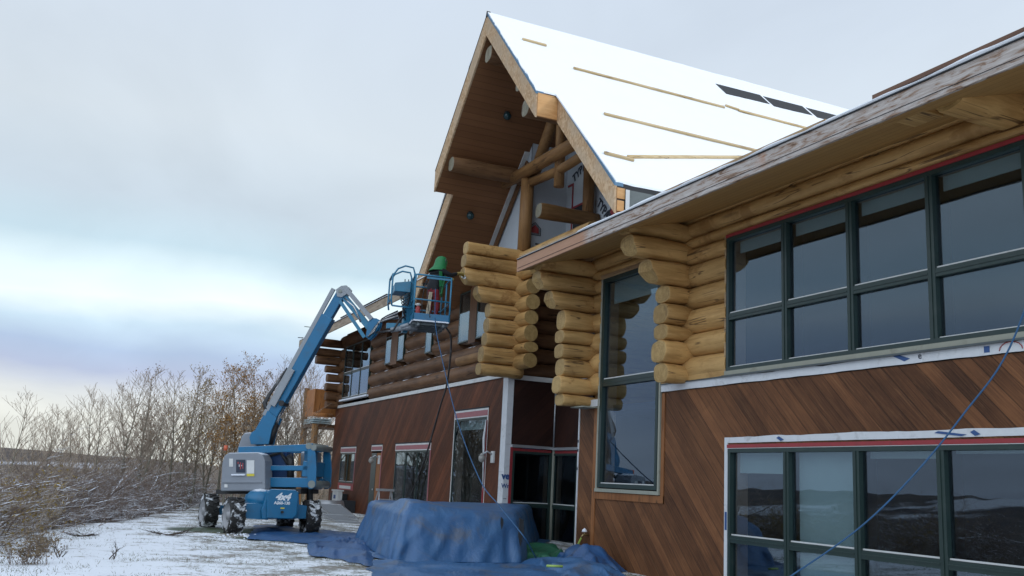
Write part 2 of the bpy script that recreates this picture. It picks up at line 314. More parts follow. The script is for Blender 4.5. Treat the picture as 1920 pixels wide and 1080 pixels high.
def glass(name,tint=(.5,.55,.6),ior=2.1):
    tint=tuple(min(1,q*1.35) for q in tint)
    t=NT(name); nt=t.t; nt.nodes.remove(t.b); o=nt.nodes['Material Output']
    n=t.noise(t.pos(),.8,2,.5); nb=t.bump(n,.12,.02); t.pos(); bf=t.P.outputs['Backfacing']
    g=t.N('BsdfGlossy',Color=(.74,.88,1.0),Roughness=.01,Normal=nb); tr=t.N('BsdfTransparent',Color=tint); f=t.N('Fresnel',IOR=t.math('ADD',t.math('MULTIPLY',bf,1/ior-ior),ior))
    mx=t.N('MixShader',i0=f,i1=tr,i2=g); nt.links.new(mx.outputs[0],o.inputs[0]); return t.m
m_glass=glass('window_glass',(.52,.55,.57),1.88)
m_glassd=glass('dusty_glass',(.38,.40,.41),1.45)
# ================================================================ HOUSE
SLP=.5
house = thing('log_house','long two storey log house under renovation, snow on its steep gable roof','house',(11.6,25.4,0))
XR,XL,XB,YC,YR=10.35,11.60,13.18,25.46,18.78       # right wing wall, left wing wall, recess back wall, left wing corner, right wing end
def win(plane,c,a0,a1,z0,z1,mull=(),trans=(),fw=.065,mat=m_green,gm=m_glass,blind=None,jamb=True,label=None,bead=True,deep=.05,name='window',pd=-.03):
    """window with outer frame, mullions at a, transoms at z; plane 'x' faces -X, 'y' faces -Y"""
    def pt(a,z,d): return (c-d,a,z) if plane=='x' else (a,c-d,z)
    f=MB(); B=lambda mb,a_,b_,z_,y_,d0,d1: mb.box(pt(a_,z_,d0),pt(b_,y_,d1))
    B(f,a0,a1,z1-fw,z1,-.08,deep); B(f,a0,a1,z0,z0+fw,-.08,deep); B(f,a0,a0+fw,z0+fw,z1-fw,-.08,deep-.003); B(f,a1-fw,a1,z0+fw,z1-fw,-.08,deep-.003)
    for m in mull: B(f,m-fw*.95,m-.008,z0+fw,z1-fw,-.08,deep-.006); B(f,m+.008,m+fw*.95,z0+fw,z1-fw,-.08,deep-.006); B(f,m-.007,m+.007,z0+fw,z1-fw,-.08,deep+.006)
    cuts=[a0]+sorted(mull)+[a1]
    for z in trans:
        for i in range(len(cuts)-1): 
            e0=fw*.95; B(f,cuts[i]+e0,cuts[i+1]-e0,z-fw*.9,z+fw*.9,-.08,deep-.010); B(f,cuts[i]+e0,cuts[i+1]-e0,z-.01,z+.01,-.08,deep+.002)
    w=f.build(name,mat,house,label)
    p=MB(); q=fw*.5; B(p,a0+q,a1-q,z0+q,z1-q,pd,pd-.006); pn=p.build('pane',gm,w); 
    if bead:
        b=MB(); zs=[z0]+list(trans)
        for i in range(len(cuts)-1):
            for z in zs: B(b,cuts[i]+fw*1.02,cuts[i+1]-fw*1.02,z+fw*.98,z+fw*.98+.022,-.02,.012)
        b.build('glazing_bead',m_white,w)
    if jamb:
        j=MB(); dd=-.32
        for a_ in [a0+.02]+[m-.03 for m in mull]: B(j,a_,a_+.06,z0,z1,-.085,dd)
        for a_ in [a1-.02]+[m+.03 for m in mull]: B(j,a_-.06,a_,z0,z1,-.086,dd)
        B(j,a0,a1,z1-.05,z1,-.087,dd-.01); B(j,a0,a1,z0,z0+.05,-.087,dd-.01); j.build('jamb',m_jamb,w)
    if blind:
        for (b0,b1,drop) in blind:
            bb=MB(); B(bb,b0,b1,z1-drop,z1-.06,-.16,-.175); bb.build('blind',m_blind,w)
    return w
def rects(y0,y1,z0,z1,holes):
    ys=sorted(set([y0,y1]+[min(max(h[k],y0),y1) for h in holes for k in (0,1)])); out=[]
    for a,b in zip(ys,ys[1:]):
        if b-a<1e-4: continue
        cz=[(h[2],h[3]) for h in holes if h[0]<=a+1e-6 and h[1]>=b-1e-6]; cz.sort(); z=z0
        for p,q in cz:
            if p>z+1e-4: out.append((a,b,z,p))
            z=max(z,q)
        if z1>z+1e-4: out.append((a,b,z,z1))
    return out
def wall(name,plane,c,a0,a1,z0,z1,holes,mat,th=.18,label=None):
    m=MB()
    for a,b,p,q in rects(a0,a1,z0,z1,holes):
        if plane=='x': m.box((c,a,p),(c+th,b,q))
        else: m.box((a,c,p),(b,c+th,q))
    return m.build(name,mat,house,label)
# windows: (y0,y1,z0,z1)
TALL=(15.60,17.84,1.60,6.10); UP=(5.2,13.48,3.70,6.10); LOW=(5.2,13.42,-.55,2.36)
wall('wall','x',XR,4.0,YR,-.8,3.46,[TALL[:2]+(1.55,3.6),LOW],m_side_r,label='sanded diagonal cedar boards of the near wing')
L1=(41.3,43.7,1.22,2.55); DOOR=(37.45,38.8,0,2.60); L2=(31.8,35.6,.55,2.58); L3=(26.9,29.55,.45,3.55)
wall('wall','x',XL,YC+.005,45.35,-.8,4.66,[L1,DOOR,L2,L3],m_side_l,label='dark stained diagonal cedar boards of the far wing')
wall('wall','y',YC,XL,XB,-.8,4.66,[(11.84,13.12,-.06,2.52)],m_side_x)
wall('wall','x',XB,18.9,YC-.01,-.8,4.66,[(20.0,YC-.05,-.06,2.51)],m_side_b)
# recess upper return of dark logs
m=MB(); zs=np.linspace(4.72,8.3,9)
for i in range(8):
    z=(zs[i]+zs[i+1])/2; h=(zs[i+1]-zs[i])/2*1.06; m.tube([(11.7+k*.8,YC+.18,z+rnd.uniform(-.02,.02)) for k in range(4)],[h*rnd.uniform(.94,1.02) for _ in range(4)],12)
m.build('log_wall',m_dlogx,house)
m=MB()
for i in range(8):
    z=(zs[i]+zs[i+1])/2+.2; m.tube([(XB+.3,18.6+k*1.8,z) for k in range(5)],.25,12)
m.build('log_wall',m_dlogy,house)
# interiors and shells
m=MB(); m.box((XR+2.6,4,-.7),(XR+2.7,YR-.1,3.3)); m.box((XR+.2,YR-.2,-.7),(XR+2.6,YR-.1,7)); m.box((XR+.25,4,3.2),(XR+2.7,YR-.2,3.35)); m.box((XR+2.6,4,3.36),(XR+2.7,YR-.1,7.6)); m.box((XR+.2,4,-.9),(XR+2.7,YR-.2,-.8)); m.box((XR+.2,4,6.9),(XR+2.5,YR-.2,7.0)); m.box((XR+.2,3.9,-.9),(XR+2.7,4,7))
m.box((XL+.2,YC+.25,4.66),(XL+3,45.2,4.74)); m.box((XL+3,YC+.3,-.8),(XL+3.1,45.2,8.2)); m.box((XL+.2,45.15,-.8),(XL+3,45.25,8.2)); m.box((XL+.2,YC+.25,8.2),(XL+3,45.2,8.3)); m.box((XL+.3,YC+.35,-.8),(XL+3,YC+.4,4.66)); m.box((XB+1.5,19,-.8),(XB+1.6,YC,4.6)); m.box((XL+.3,YC+.4,-.85),(XL+3,45.1,-.75)); m.box((XB+.2,YC-.3,-.8),(XB+1.5,YC-.2,4.6));m.box((XB+.2,19,2.9),(XB+1.5,YC-.3,3))
m.build('interior',m_dark,house)
# shades and furnishing lines inside
win('x',XR,*LOW,mull=(11.96,10.48,9.01,7.3),trans=(.86,),blind=[(12.05,13.36,.40),(10.57,11.88,2.3),(9.1,10.4,.16),(7.4,8.93,.10),(5.3,7.2,.3)],label='lower wide window with a pulled down pale blind in its second bay')
win('x',XR,*UP,mull=(11.97,10.52,9.03,7.55),trans=(4.66,),blind=[(12.03,13.35,.27),(10.6,11.9,.27),(9.1,10.45,.27),(7.65,8.95,.27),(5.3,7.4,.27)],label='upper wide green window band of the near wing')
win('x',XR,TALL[0],TALL[1],TALL[2],TALL[3],trans=(3.80,),fw=.085,blind=[(15.7,17.7,.55)],label='tall narrow green window rising through both storeys')
win('x',XL,*L1,mull=(42.45,),deep=.02,pd=.0,label='small two part window at the far end')
win('x',XL,*L2,mull=(34.35,33.05),gm=m_glass,deep=.02,pd=.0,label='three part window behind the tarp pile')
win('x',XL,*L3,deep=.02,pd=.0,blind=[(27.0,29.45,.35)],label='large single pane window of the far wing')
win('y',YC,11.84,13.12,-.06,2.52,trans=(.98,),gm=m_glassd,label='dusty window on the return of the recess')
win('x',XB,23.9,YC-.05,-.06,2.51,trans=(.98,),gm=m_glassd,label='frosted corner window at the back of the recess')
win('x',XB,20.0,23.88,-.06,2.51,mull=(22,),trans=(.98,),gm=m_glassd)
# door, half open dark leaf
d=MB(); d.box((XL-.02,38.05,.0),(XL+.04,38.74,2.52)); dr=d.build('door',m_green,house,'narrow dark green side door')
k=MB(); k.sphere((XL-.06,38.12,1.05),.04,8,6); k.build('handle',m_alu,dr)
d=MB(); d.box((XL-.01,37.47,.0),(XL+.03,38.04,2.52)); d.build('side_panel',m_trim_o,house)
# ---- taped openings, house wrap, trims
def strip(a0,a1,z0,z1,mat,name='tape',c=XL,plane='x',d=.012,parent=house,lab=None):
    m=MB(); m.box((c-d,a0,z0),(c-.001,a1,z1)) if plane=='x' else m.box((a0,c-d,z0),(a1,c-.001,z1)); return m.build(name,mat,parent,lab)
for w,top in ((L1,.26),(DOOR,.24),(L2,.26),(L3,.27)):
    y0,y1,z0,z1=w; strip(y0-.08,y1+.08,z1+.002,z1+top,m_white,'wrap_flap',d=.010); strip(y0-.04,y1+.02,z1+.04,z1+top-.06,m_ptape,'tape',d=.016)
    strip(y0-.09,y0-.002,z0,z1,m_ptape if w is not L3 else m_white,'tape',d=.011)
    if w is L3: strip(y0-.05,y0-.002,z0,z1-.1,m_tape,'tape',d=.05); strip(y1+.002,y1+.07,z0,z1,m_white,'wrap_flap',d=.011)
    m=MB(); m.box((XL-.025,y0-.12,z1+top+.01),(XL,y1+.12,z1+top+.045)); m.build('drip_edge',m_felt,house)
strip(L1[0]-.1,L1[1]+.1,L1[2]-.30,L1[2]-.002,m_tape,'tape'); strip(L1[0]+.3,L1[1]-.2,L1[2]-.25,L1[2]-.12,m_white,'wrap_flap',d=.016)
# L3 right curled flap
m=MB(); m.tube([(XL-.06,L3[0]-.06,3.45),(XL-.12,L3[0]-.10,2.9),(XL-.07,L3[0]-.05,2.2),(XL-.03,L3[0]-.03,1.2)],[.015,.045,.03,.015],6); m.build('wrap_flap',m_wrap,house)
# corner strip of house wrap
m=MB(); m.box((XL-.022,YC-.02,1.9),(XL-.002,YC+.33,4.66)); m.box((XL-.022,YC-.02,-.6),(XL-.002,YC+.33,1.896)); m.box((XL-.02,YC-.024,2.7),(XL+.17,YC-.004,4.66)); m.box((XL-.02,YC-.024,-.6),(XL+.22,YC-.004,2.696)); cw=m.build('corner_wrap',m_wrap,house)
t0=MB(); t0.box((XL+.15,YC-.034,-.6),(XL+.235,YC-.026,2.62)); t0.box((XL-.03,YC-.034,.70),(XL+.14,YC-.026,.78)); t0.box((XL-.03,YC-.02,.70),(XL-.024,YC+.32,.78)); t0.build('tape',m_tape,cw)
text('ve',.27,(XL+.045,YC-.03,1.78),(1,0,0),(0,0,1),m_blueink,cw,bold=.012); text('Wr',.17,(XL+.045,YC-.03,1.50),(1,0,0),(0,0,1),m_blueink,cw,bold=.006); text('tyvek',.05,(XL+.05,YC-.03,1.15),(1,0,0),(0,0,1),m_ink,cw)
# white bands
m=MB(); m.box((XL-.05,YC-.03,4.665),(XL-.0,45.4,4.79)); m.build('band',m_white,house,'white ledge running along the far wing')
m=MB(); m.box((XL-.03,YC-.045,4.60),(XB-.03,YC-.003,4.74)); m.box((XB-.05,18.9,4.60),(XB-.004,YC-.05,4.7)); m.build('band',m_white,house)
m=MB(); m.box((11.8,YC-.07,2.62),(XB-.02,YC-.004,2.70)); m.box((XB-.09,18.9,2.60),(XB-.004,YC-.08,2.68)); m.build('ledge',m_alu,house)
strip(11.84,13.1,2.525,2.60,m_tape,'tape',YC,'y'); strip(12.15,12.75,2.602,2.618,m_blueink,'print',YC,'y'); strip(19,YC-.1,2.515,2.59,m_tape,'tape',XB); strip(11.75,11.838,-.1,2.6,m_tape,'tape',YC,'y',.014); strip(20,YC-.1,-.35,-.07,m_tape,'tape',XB)
m=MB(); m.tube([(XB-.03,YC-.05,2.7),(XB-.03,YC-.05,4.6)],.03,6); m.build('corner_bead',m_alu,house)
m=MB(); m.box((XB-.06,YC-.13,-.3),(XB-.02,YC-.05,2.6)); m.build('corner_post',m_sill,house)
# near wing corner wrap
m=MB(); m.box((XR-.02,YR-.02,-.6),(XR+.2,YR+.02,3.30)); nw=m.build('corner_wrap',m_wrap,house)
m=MB(); [m.box((XR-.024,YR-.022,z),(XR-.0201,YR+.022,z+.06)) for z in (2.55,2.35,1.95)]; m.build('print',m_ink,nw)
rr=np.random.RandomState(3)
def torn(name,y0,y1,z0,z1,mat,x,amp,par=house,lab=None,n=60):
    pts=[]; 
    for i in range(n+1): y=y0+(y1-y0)*i/n; pts.append((x,y,z1+amp*(mn.noise(Vector((y*1.3,3.1,z1)))+.4*mn.noise(Vector((y*6,1,z1))))))
    for i in range(n,-1,-1): y=y0+(y1-y0)*i/n; pts.append((x,y,z0+.15*amp*mn.noise(Vector((y*3,8,z0)))))
    m=MB(); 
    for i in range(n): m.add([pts[i],pts[i+1],pts[2*n-i],pts[2*n+1-i]]+[tuple(V(p)+V(.012,0,0)) for p in (pts[i],pts[i+1],pts[2*n-i],pts[2*n+1-i])],[(0,1,2,3),(7,6,5,4),(0,4,5,1),(3,2,6,7)])
    return m.build(name,mat,par,lab)
tb=torn('wrap_band',4.0,15.55,3.47,3.62,m_wrap,XR-.03,.05,lab='torn white house wrap above the near wing siding'); torn('wrap_band',17.86,18.9,3.32,3.50,m_wrap,XR-.035,.05)
m=MB(); m.box((XR-.035,8.2,3.50),(XR-.031,8.28,3.58)); m.prism([(XR-.036,9.55,3.51),(XR-.036,9.75,3.60),(XR-.036,9.68,3.62),(XR-.036,9.45,3.54)],(.004,0,0)); m.build('print',m_blueink,tb)
text('e',.13,(XR-.038,9.28,3.56),(0,-1,0),(0,0,1),m_ink,tb)
m=MB(); m.tube([(XR-.038,7.9+.16*math.cos(a),3.50+.10*math.sin(a)) for a in np.linspace(0,math.pi,9)],.006,5); m.build('print',m_redink,tb)
m=MB(); m.box((XR-.09,4,3.60),(XR+.02,13.55,3.625)); m.box((XR-.06,13.55,3.60),(XR+.02,15.5,3.62)); m.build('flashing',m_flash,house)
m=MB(); m.box((XR-.07,4,3.628),(XR+.05,13.5,3.698)); m.build('sill',m_sill,house)
m=MB(); m.box((XR-.03,13.50,3.62),(XR-.005,15.55,3.74)); m.build('trim_board',m_logy,house)
wf=torn('wrap_flap',4.0,13.55,2.46,2.56,m_wrap,XR-.016,.02); strip(4.0,13.48,2.372,2.432,m_tape,'tape',XR,d=.02,parent=wf); strip(4,13.46,2.358,2.370,m_white,'tape',XR,d=.024,parent=wf)
strip(13.46,13.55,-.6,2.46,m_wrap,'wrap_flap',XR,d=.016); strip(13.425,13.458,-.6,2.36,m_tape,'tape',XR,d=.018); strip(13.475,13.53,1.0,1.3,m_blueink,'print',XR,d=.02)
m=MB(); 
for y_,w_ in ((12.2,.10),(9.1,.42),(8.55,.07)): m.prism([(XR-.026,y_,2.52),(XR-.026,y_-w_,2.47),(XR-.026,y_-w_-.08,2.49),(XR-.026,y_-.06,2.545)],(.004,0,0))
m.build('print',m_blueink,wf)
# cedar and grey trims round the tall window
m=MB(); m.box((XR-.02,15.40,1.36),(XR-.002,15.50,3.44)); m.box((XR-.022,15.40,1.36),(XR-.003,18.0,1.50)); m.box((XR-.02,17.98,-.6),(XR-.002,18.10,3.30)); m.build('trim_board',m_trim_o,house)
m=MB(); m.box((XR-.05,15.52,1.51),(XR-.0,17.95,1.58)); m.box((XR-.045,15.52,1.581),(XR-.0,15.58,6.1)); m.box((XR-.045,17.87,1.581),(XR-.0,17.93,6.1)); m.build('sill',m_sill,house)
m=MB(); m.box((XR-.05,15.5,6.105),(XR+.0,17.95,6.2)); m.box((XR-.04,13.50,3.7),(XR,13.54,6.15)); m.build('trim_board',m_batteny,house)
strip(4,13.5,6.105,6.165,m_tape,'tape',XR,d=.05)
m=MB(); m.box((XR-.12,4,-.82),(XR-.0,YR,-.62)); m.build('foundation_ledge',m_snow2,house)
# ---- logs
def log_x(y,z,h,x_in,x_tip,mat,w=None,cut=0,name='log',par=house,seed=0,neck=True,tipmat=m_end):
    """a log lying along X with its sawn end at x_tip"""
    r=random.Random(int(y*100+z*1000)+seed); w=w or h*1.05; n=20; xs=np.linspace(x_in,x_tip+.018*np.sign(x_in-x_tip),9); m=MB(); vs=[]; 
    L=abs(x_in-x_tip); ph=r.uniform(0,6)
    def ring(x,k,dz=0):
        o=[]
        for i in range(n):
            a=2*math.pi*i/n; ca,sa=math.cos(a),math.sin(a); e=.76; ca=np.sign(ca)*abs(ca)**e; sa=np.sign(sa)*abs(sa)**e
            q=k*(1+.035*math.sin(2*a+ph+x*2)+.02*math.sin(5*a+ph*2-x*3)+.05*mn.noise(Vector((x*1.6+ph,2.2*ca,2.2*sa+ph)))); zc=z+dz+sa*h/2*q
            xx=x
            if cut and sa<0: xx=x+cut*(-sa)
            o.append((xx,y+ca*w/2*q,zc))
        return o
    for x in xs:
        d=abs(x-x_in); k=1.0
        if neck: k=.80+.2*min(1,max(0,(d-.12)/.35)) if d<.5 else 1
        vs+=ring(x,k*(1+.02*math.sin(x*5+ph)))
    vs+=ring(x_tip,.955); nr=len(xs)+1
    f=[(i*n+k,i*n+(k+1)%n,(i+1)*n+(k+1)%n,(i+1)*n+k) for i in range(nr-1) for k in range(n)]
    m.add(vs,f,0,True); m.f.append(tuple(range(n))); m.m.append(0); m.sm.append(False)
    vc=len(m.v); cap=vs[-n:]; cn=np.mean(cap,axis=0); sg=.006*np.sign(x_in-x_tip); cc=cn+np.array([0,r.uniform(-.12,.12)*w,r.uniform(-.12,.12)*h]); fr=[1,.84,.81,.62,.60,.40,.385,.18,.165,0]; rg=[]
    for q in fr: rg+= [tuple(cc*(1-q)+np.array(c_)*q-np.array([sg*(1 if q<1 else 0),0,0])) for c_ in cap]
    two=tipmat is m_end
    for j in range(len(fr)-1): B0=rg[j*n:(j+2)*n]; m.add(B0,[(i,(i+1)%n,n+(i+1)%n,n+i) for i in range(n)],2 if (j%2==1 and two) else 1)
    return m.build(name,[mat,tipmat,m_end2],par)
def log_y(x,z,h,y0,y1,mat,w=None,name='log',seed=0,ends=True,par=house,mb=None,taper=0):
    r=random.Random(int(y0*77+z*1000+x*13)+seed); w=w or h; n=18; k=max(2,int(abs(y1-y0)/.45)+1); ys=np.linspace(y0,y1,k); vs=[]; ph=r.uniform(0,9)
    for j,yy in enumerate(ys):
        q=1+.035*mn.noise(Vector((yy*.8,z*3,x)))+(-.05 if j in(0,k-1) and ends else 0)
        if taper and j in (0,1): q*=1-taper
        for i in range(n):
            a=2*math.pi*i/n; b=1+.02*math.sin(2*a+ph+yy*.6)
            vs.append((x+math.cos(a)*w/2*q*b,yy,z+math.sin(a)*h/2*q*b))
    f=[(i*n+c,i*n+(c+1)%n,(i+1)*n+(c+1)%n,(i+1)*n+c) for i in range(k-1) for c in range(n)]
    m=mb or MB(); m.add(vs,f,0,True); b0=len(m.v)-len(vs)
    m.add(vs[:n],[tuple(range(n))],1); m.add(vs[-n:],[tuple(range(n))],1)
    if mb is None: return m.build(name,[mat,m_end],par)
def courses(x,segs,bounds,mat,w=.5,name='wall_log',holes=(),label=None,seed=0):
    for i in range(len(bounds)-1):
        z0,z1=bounds[i],bounds[i+1]; zc=(z0+z1)/2; m=MB(); any_=False
        for a,b in segs:
            cur=[(a,b)]
            for h in holes:
                if h[2]<z1-.08 and h[3]>z0+.08:
                    nx=[]
                    for p,q in cur:
                        if h[1]<=p or h[0]>=q: nx.append((p,q)); continue
                        if h[0]>p: nx.append((p,h[0]))
                        if h[1]<q: nx.append((h[1],q))
                    cur=nx
            for p,q in cur:
                if q-p>.12: m=MB(); log_y(x+.02*mn.noise(Vector((p,zc,3)))*2,zc,(z1-z0)*1.01,p,q,mat,w=w,mb=m,ends=False,seed=seed); m.build(name,[mat,mat],house)
# near wing: log wall between windows and above them
HB=[(5.2,13.50,3.6,6.13),(15.56,17.90,3.4,6.13)]
courses(XR+.17,[(4.0,18.45)],[3.60,4.08,4.52,4.98,5.42,5.85,6.16],m_logy,w=.46,holes=HB)
courses(XR+.12,[(4.0,18.45)],[6.16,6.37,6.68],m_logy,w=.34); courses(XR+.14,[(4.0,18.45)],[6.68,7.0],m_logy,w=.40)
for h0,h1,tip,c in ((3.56,3.93,9.86,0),(3.93,4.36,9.80,0),(4.36,4.66,9.84,0),(4.66,5.06,9.83,0),(5.06,5.41,9.87,0),(5.41,5.87,9.47,.22),(5.87,6.28,9.06,.14),(6.28,6.66,9.0,0)):
    log_x(14.85,(h0+h1)/2,(h1-h0)*.985,XR+.3,tip,m_logx,w=.50,cut=c)
for h0,h1,tip,c in ((3.30,3.56,9.64,0),(3.56,3.94,9.55,0),(3.94,4.33,9.62,0),(4.33,4.66,9.58,0),(4.66,4.97,9.58,0),(4.97,5.41,9.60,0),(5.41,5.81,9.27,.12),(5.81,6.22,8.95,.12),(6.22,6.6,8.98,0)):
    log_x(18.45,(h0+h1)/2,(h1-h0)*.985,XR+.3,tip,m_logx,w=.46,cut=c)
log_x(7.75,6.55,.46,XR+.4,9.25,m_logx,w=.46,neck=False)
m=MB(); m.box((9.1,8.0,6.38),(9.45,8.45,6.5)); m.build('support_block',m_logx,house)
m=MB(); m.box((9.95,17.95,3.275),(XR-.02,18.5,3.30)); m.build('flashing_scrap',m_sill,house)
m=MB(); m.prism([(XR+.25,18.3,3.3),(XR+.25,18.3,6.28+1.85*.27),(14.1,18.3,6.25+5.4*SLP),(14.1,18.3,3.3)],(0,.3,0)); m.build('end_wall',m_logx,house)
# left wing corner
zl=[4.60,4.96,5.46,5.86,6.31,6.75,7.21,7.69,8.11,8.49]; tips=[10.55,10.60,10.68,10.72,10.74,10.32,9.87,9.89,9.93]; cuts=[0,0,0,0,0,.16,.14,0,0]
for i in range(9): log_x(25.32,(zl[i]+zl[i+1])/2,(zl[i+1]-zl[i])*.985,XL+.3,tips[i],m_logx,w=.46,cut=cuts[i],neck=False)
zy=[4.85,5.30,5.62,6.12,6.55,7.02,7.5]
for i in range(6): log_y(11.78,(zy[i]+zy[i+1])/2,(zy[i+1]-zy[i])*1.02,24.42+rnd.uniform(-.05,.08),25.6,m_logy,w=.48)
log_y(11.75,7.78,.46,24.3,25.6,m_logy,w=.46); log_y(11.75,8.2,.42,20.9,25.6,m_logy,w=.44)
# left wing log storey with its windows
UW=[(39.75,43.95,5.02,7.5),(36.75,37.5,6.08,7.2),(35.15,35.9,6.08,7.2),(32.0,32.65,6.05,7.2),(28.45,29.4,6.05,7.75),(26.9,27.85,6.05,7.75)]
courses(XL+.14,[(25.7,45.2)],[4.80,5.33,5.90,6.42,7.0,7.55,8.2],m_dlogy,w=.56,holes=UW)
log_y(XL-.02,5.5,.40,25.5,29.5,m_mlogy,w=.30)
for i,w in enumerate(UW):
    if i==0: win('x',XL-.12,*w,mull=(42.55,41.15),trans=(6.2,),fw=.06,deep=.02,pd=.0,label='three bay upper window by the far corner')
    else: win('x',XL-.15,*w,fw=.045,deep=.012,pd=.004,bead=False,label=['','','','',''][i-1] or None)
m=MB(); m.box((XL-.22,39.6,4.93),(XL+.02,44.1,5.0)); m.build('sill',m_snow2,house)
m=MB(); m.box((XL-.17,27.86,5.95),(XL,28.44,7.8)); m.box((XL-.17,35.91,5.98),(XL,36.74,7.3)); m.build('trim_board',wood('stained_trim',(.10,.045,.02),(.17,.08,.035),'z'),house)
# far corner log ends
for i,(h0,h1,tip) in enumerate(((4.62,5.0,11.0),(5.0,5.42,10.95),(5.44,5.85,10.92),(5.90,6.28,10.95),(6.34,6.68,10.85),(6.70,7.12,10.35),(7.12,7.48,10.1),(7.56,7.95,10.15))):
    log_x(45.1,(h0+h1)/2,(h1-h0),XL+.3,tip,m_dlogx,w=.46,neck=False,tipmat=m_dlogx)
# ---- near wing roof
SL=.5
def pz(pts,x0=None): return pts
m=MB(); m.prism([(8.74,4,6.30),(8.74,4,6.50),(14.2,4,6.50+5.46*SL),(14.2,4,6.30+5.46*SL)],(0,14.93,0)); nroof=m.build('roof',m_felt,house,'low eave roof of the near wing')
m=MB(); m.prism([(8.72,4,6.27),(8.72,4,6.292),(10.7,4,6.292+1.98*.27),(10.7,4,6.27+1.98*.27)],(0,14.9,0)); m.build('soffit',m_soff_g,house)
m=MB(); m.prism([(8.69,4,6.25),(8.735,4,6.25),(8.735,4,6.515),(8.69,4,6.515)],(0,14.95,0)); m.build('fascia',m_fasc,house,'peeling weathered eave board of the near wing')
m=MB(); m.box((8.672,4,6.5165),(8.76,18.93,6.531)); m.build('drip_edge',m_felt,house)
m=MB(); m.box((8.683,4,6.318),(8.6895,18.9,6.324)); m.build('board_joint',m_felt,house)
m=MB(); m.prism([(8.75,18.905,6.27),(8.75,18.905,6.51),(14.2,18.905,6.5+5.46*SL),(14.2,18.905,6.27+5.45*.27)],(0,.04,0)); m.build('fascia',m_dlogx,house)
m=MB()
ny=160; ys=np.linspace(4,18.93,ny); vv=[]
for y in ys:
    e=8.66+.03*mn.noise(Vector((y*1.5,0,0))); t_=(.042+.028*mn.noise(Vector((y*.7,5,0)))+.012*mn.noise(Vector((y*4,5,0)))) if y<16.2 else .012
    vv+= [(e+.03,y,6.534),(e,y,6.534+t_*.4),(e+.02,y,6.538+t_),(9.2,y,6.55+.46*SL+t_*.3),(14.2,y,6.55+5.46*SL)]
m.add(vv,[(i*5+k,i*5+k+1,(i+1)*5+k+1,(i+1)*5+k) for i in range(ny-1) for k in range(4)],0,True)
m.build('snow_cover',m_snow,nroof)
def yb(ya,yb_,x,z,w,h,mat,lift=0): m=MB(); m.bar((x,ya,z),(x,yb_,z+lift),w,h); return m.build('batten',mat,nroof)
yb(18.85,15.9,8.74,6.575,.10,.04,m_batteny); yb(18.8,16.1,8.72,6.54,.05,.03,m_batteny); yb(13.35,9.24,8.72,6.575,.09,.045,m_batteny,.0); yb(8.40,4.1,8.72,6.60,.10,.055,wood('brown_batten',(.12,.06,.04),(.20,.11,.07),'y'))
# ---- big gable roof
YG,ZG,PG=23.40,14.80,1.045; X1,X2,X3=9.40,10.00,25.0; TV=.68
def zt(y,off=0): return ZG-PG*abs(y-YG)-off
def slab(x0,x1,ya,yb_,top,bot):
    return [(x0,ya,zt(ya,top)),(x0,yb_,zt(yb_,top)),(x0,yb_,zt(yb_,bot)),(x0,ya,zt(ya,bot))],(x1-x0,0,0)
YU0,YU1,YD0,YD1=19.87,26.98,16.95,29.9
m=MB()
for a in (YU0,YU1): m.prism(*slab(X1+.05,X2+.05,YG,a,.03,TV-.04))
for a in (YD0,YD1): m.prism(*slab(X2+.05,X3,YG,a,.03,TV-.04))
groof=m.build('roof',m_felt,house,'steep snow covered gable roof')
m=MB()
for a in (YU0,YU1): m.prism(*slab(X1+.04,X2+.049,YG,a,TV-.035,TV))
for a in (YD0,YD1): m.prism(*slab(X2+.051,X3,YG,a,TV-.035,TV))
m.build('soffit',m_soff,house,'brown board underside of the steep gable')
def rake(ya,yb_,x):
    m=MB(); m.prism(*slab(x-.005,x+.045,ya,yb_,.035,TV+.015)); return m.build('rake_board',m_osb,house)
rake(YG,YU0,X1);rake(YG,YU1,X1);rake(YU0,YD0,X2);rake(YU1,YD1,X2)
m=MB(); m.box((X1+.04,YU0-.03,zt(YU0,TV-.02)),(X2-.01,YU0-.002,zt(YU0,.06))); m.build('return_board',m_fresh,house,'fresh orange board boxing the roof step')
m=MB(); m.box((X1+.04,YU1+.002,zt(YU1,TV-.02)),(X2-.01,YU1+.03,zt(YU1,.06))); m.build('return_board',m_osb,house)
m=MB(); m.box((X2+.04,YD0-.03,zt(YD0,.36)),(X2+.24,YD0-.002,zt(YD0,.12))); m.box((X2+.05,YD0-.03,zt(YD0,.64)),(X2+.22,YD0-.002,zt(YD0,.40))); m.build('blocking',m_fresh,house)
m=MB(); m.box((X2+.24,YD0-.05,zt(YD0,.75)),(X3,YD0-.002,zt(YD0,.14))); m.build('flashing',m_flash,house)
m=MB(); m.box((X2+.24,YD0-.055,zt(YD0,.75)),(X2+.34,YD0-.051,zt(YD0,.14))); m.build('flashing_end',m_alu,house)
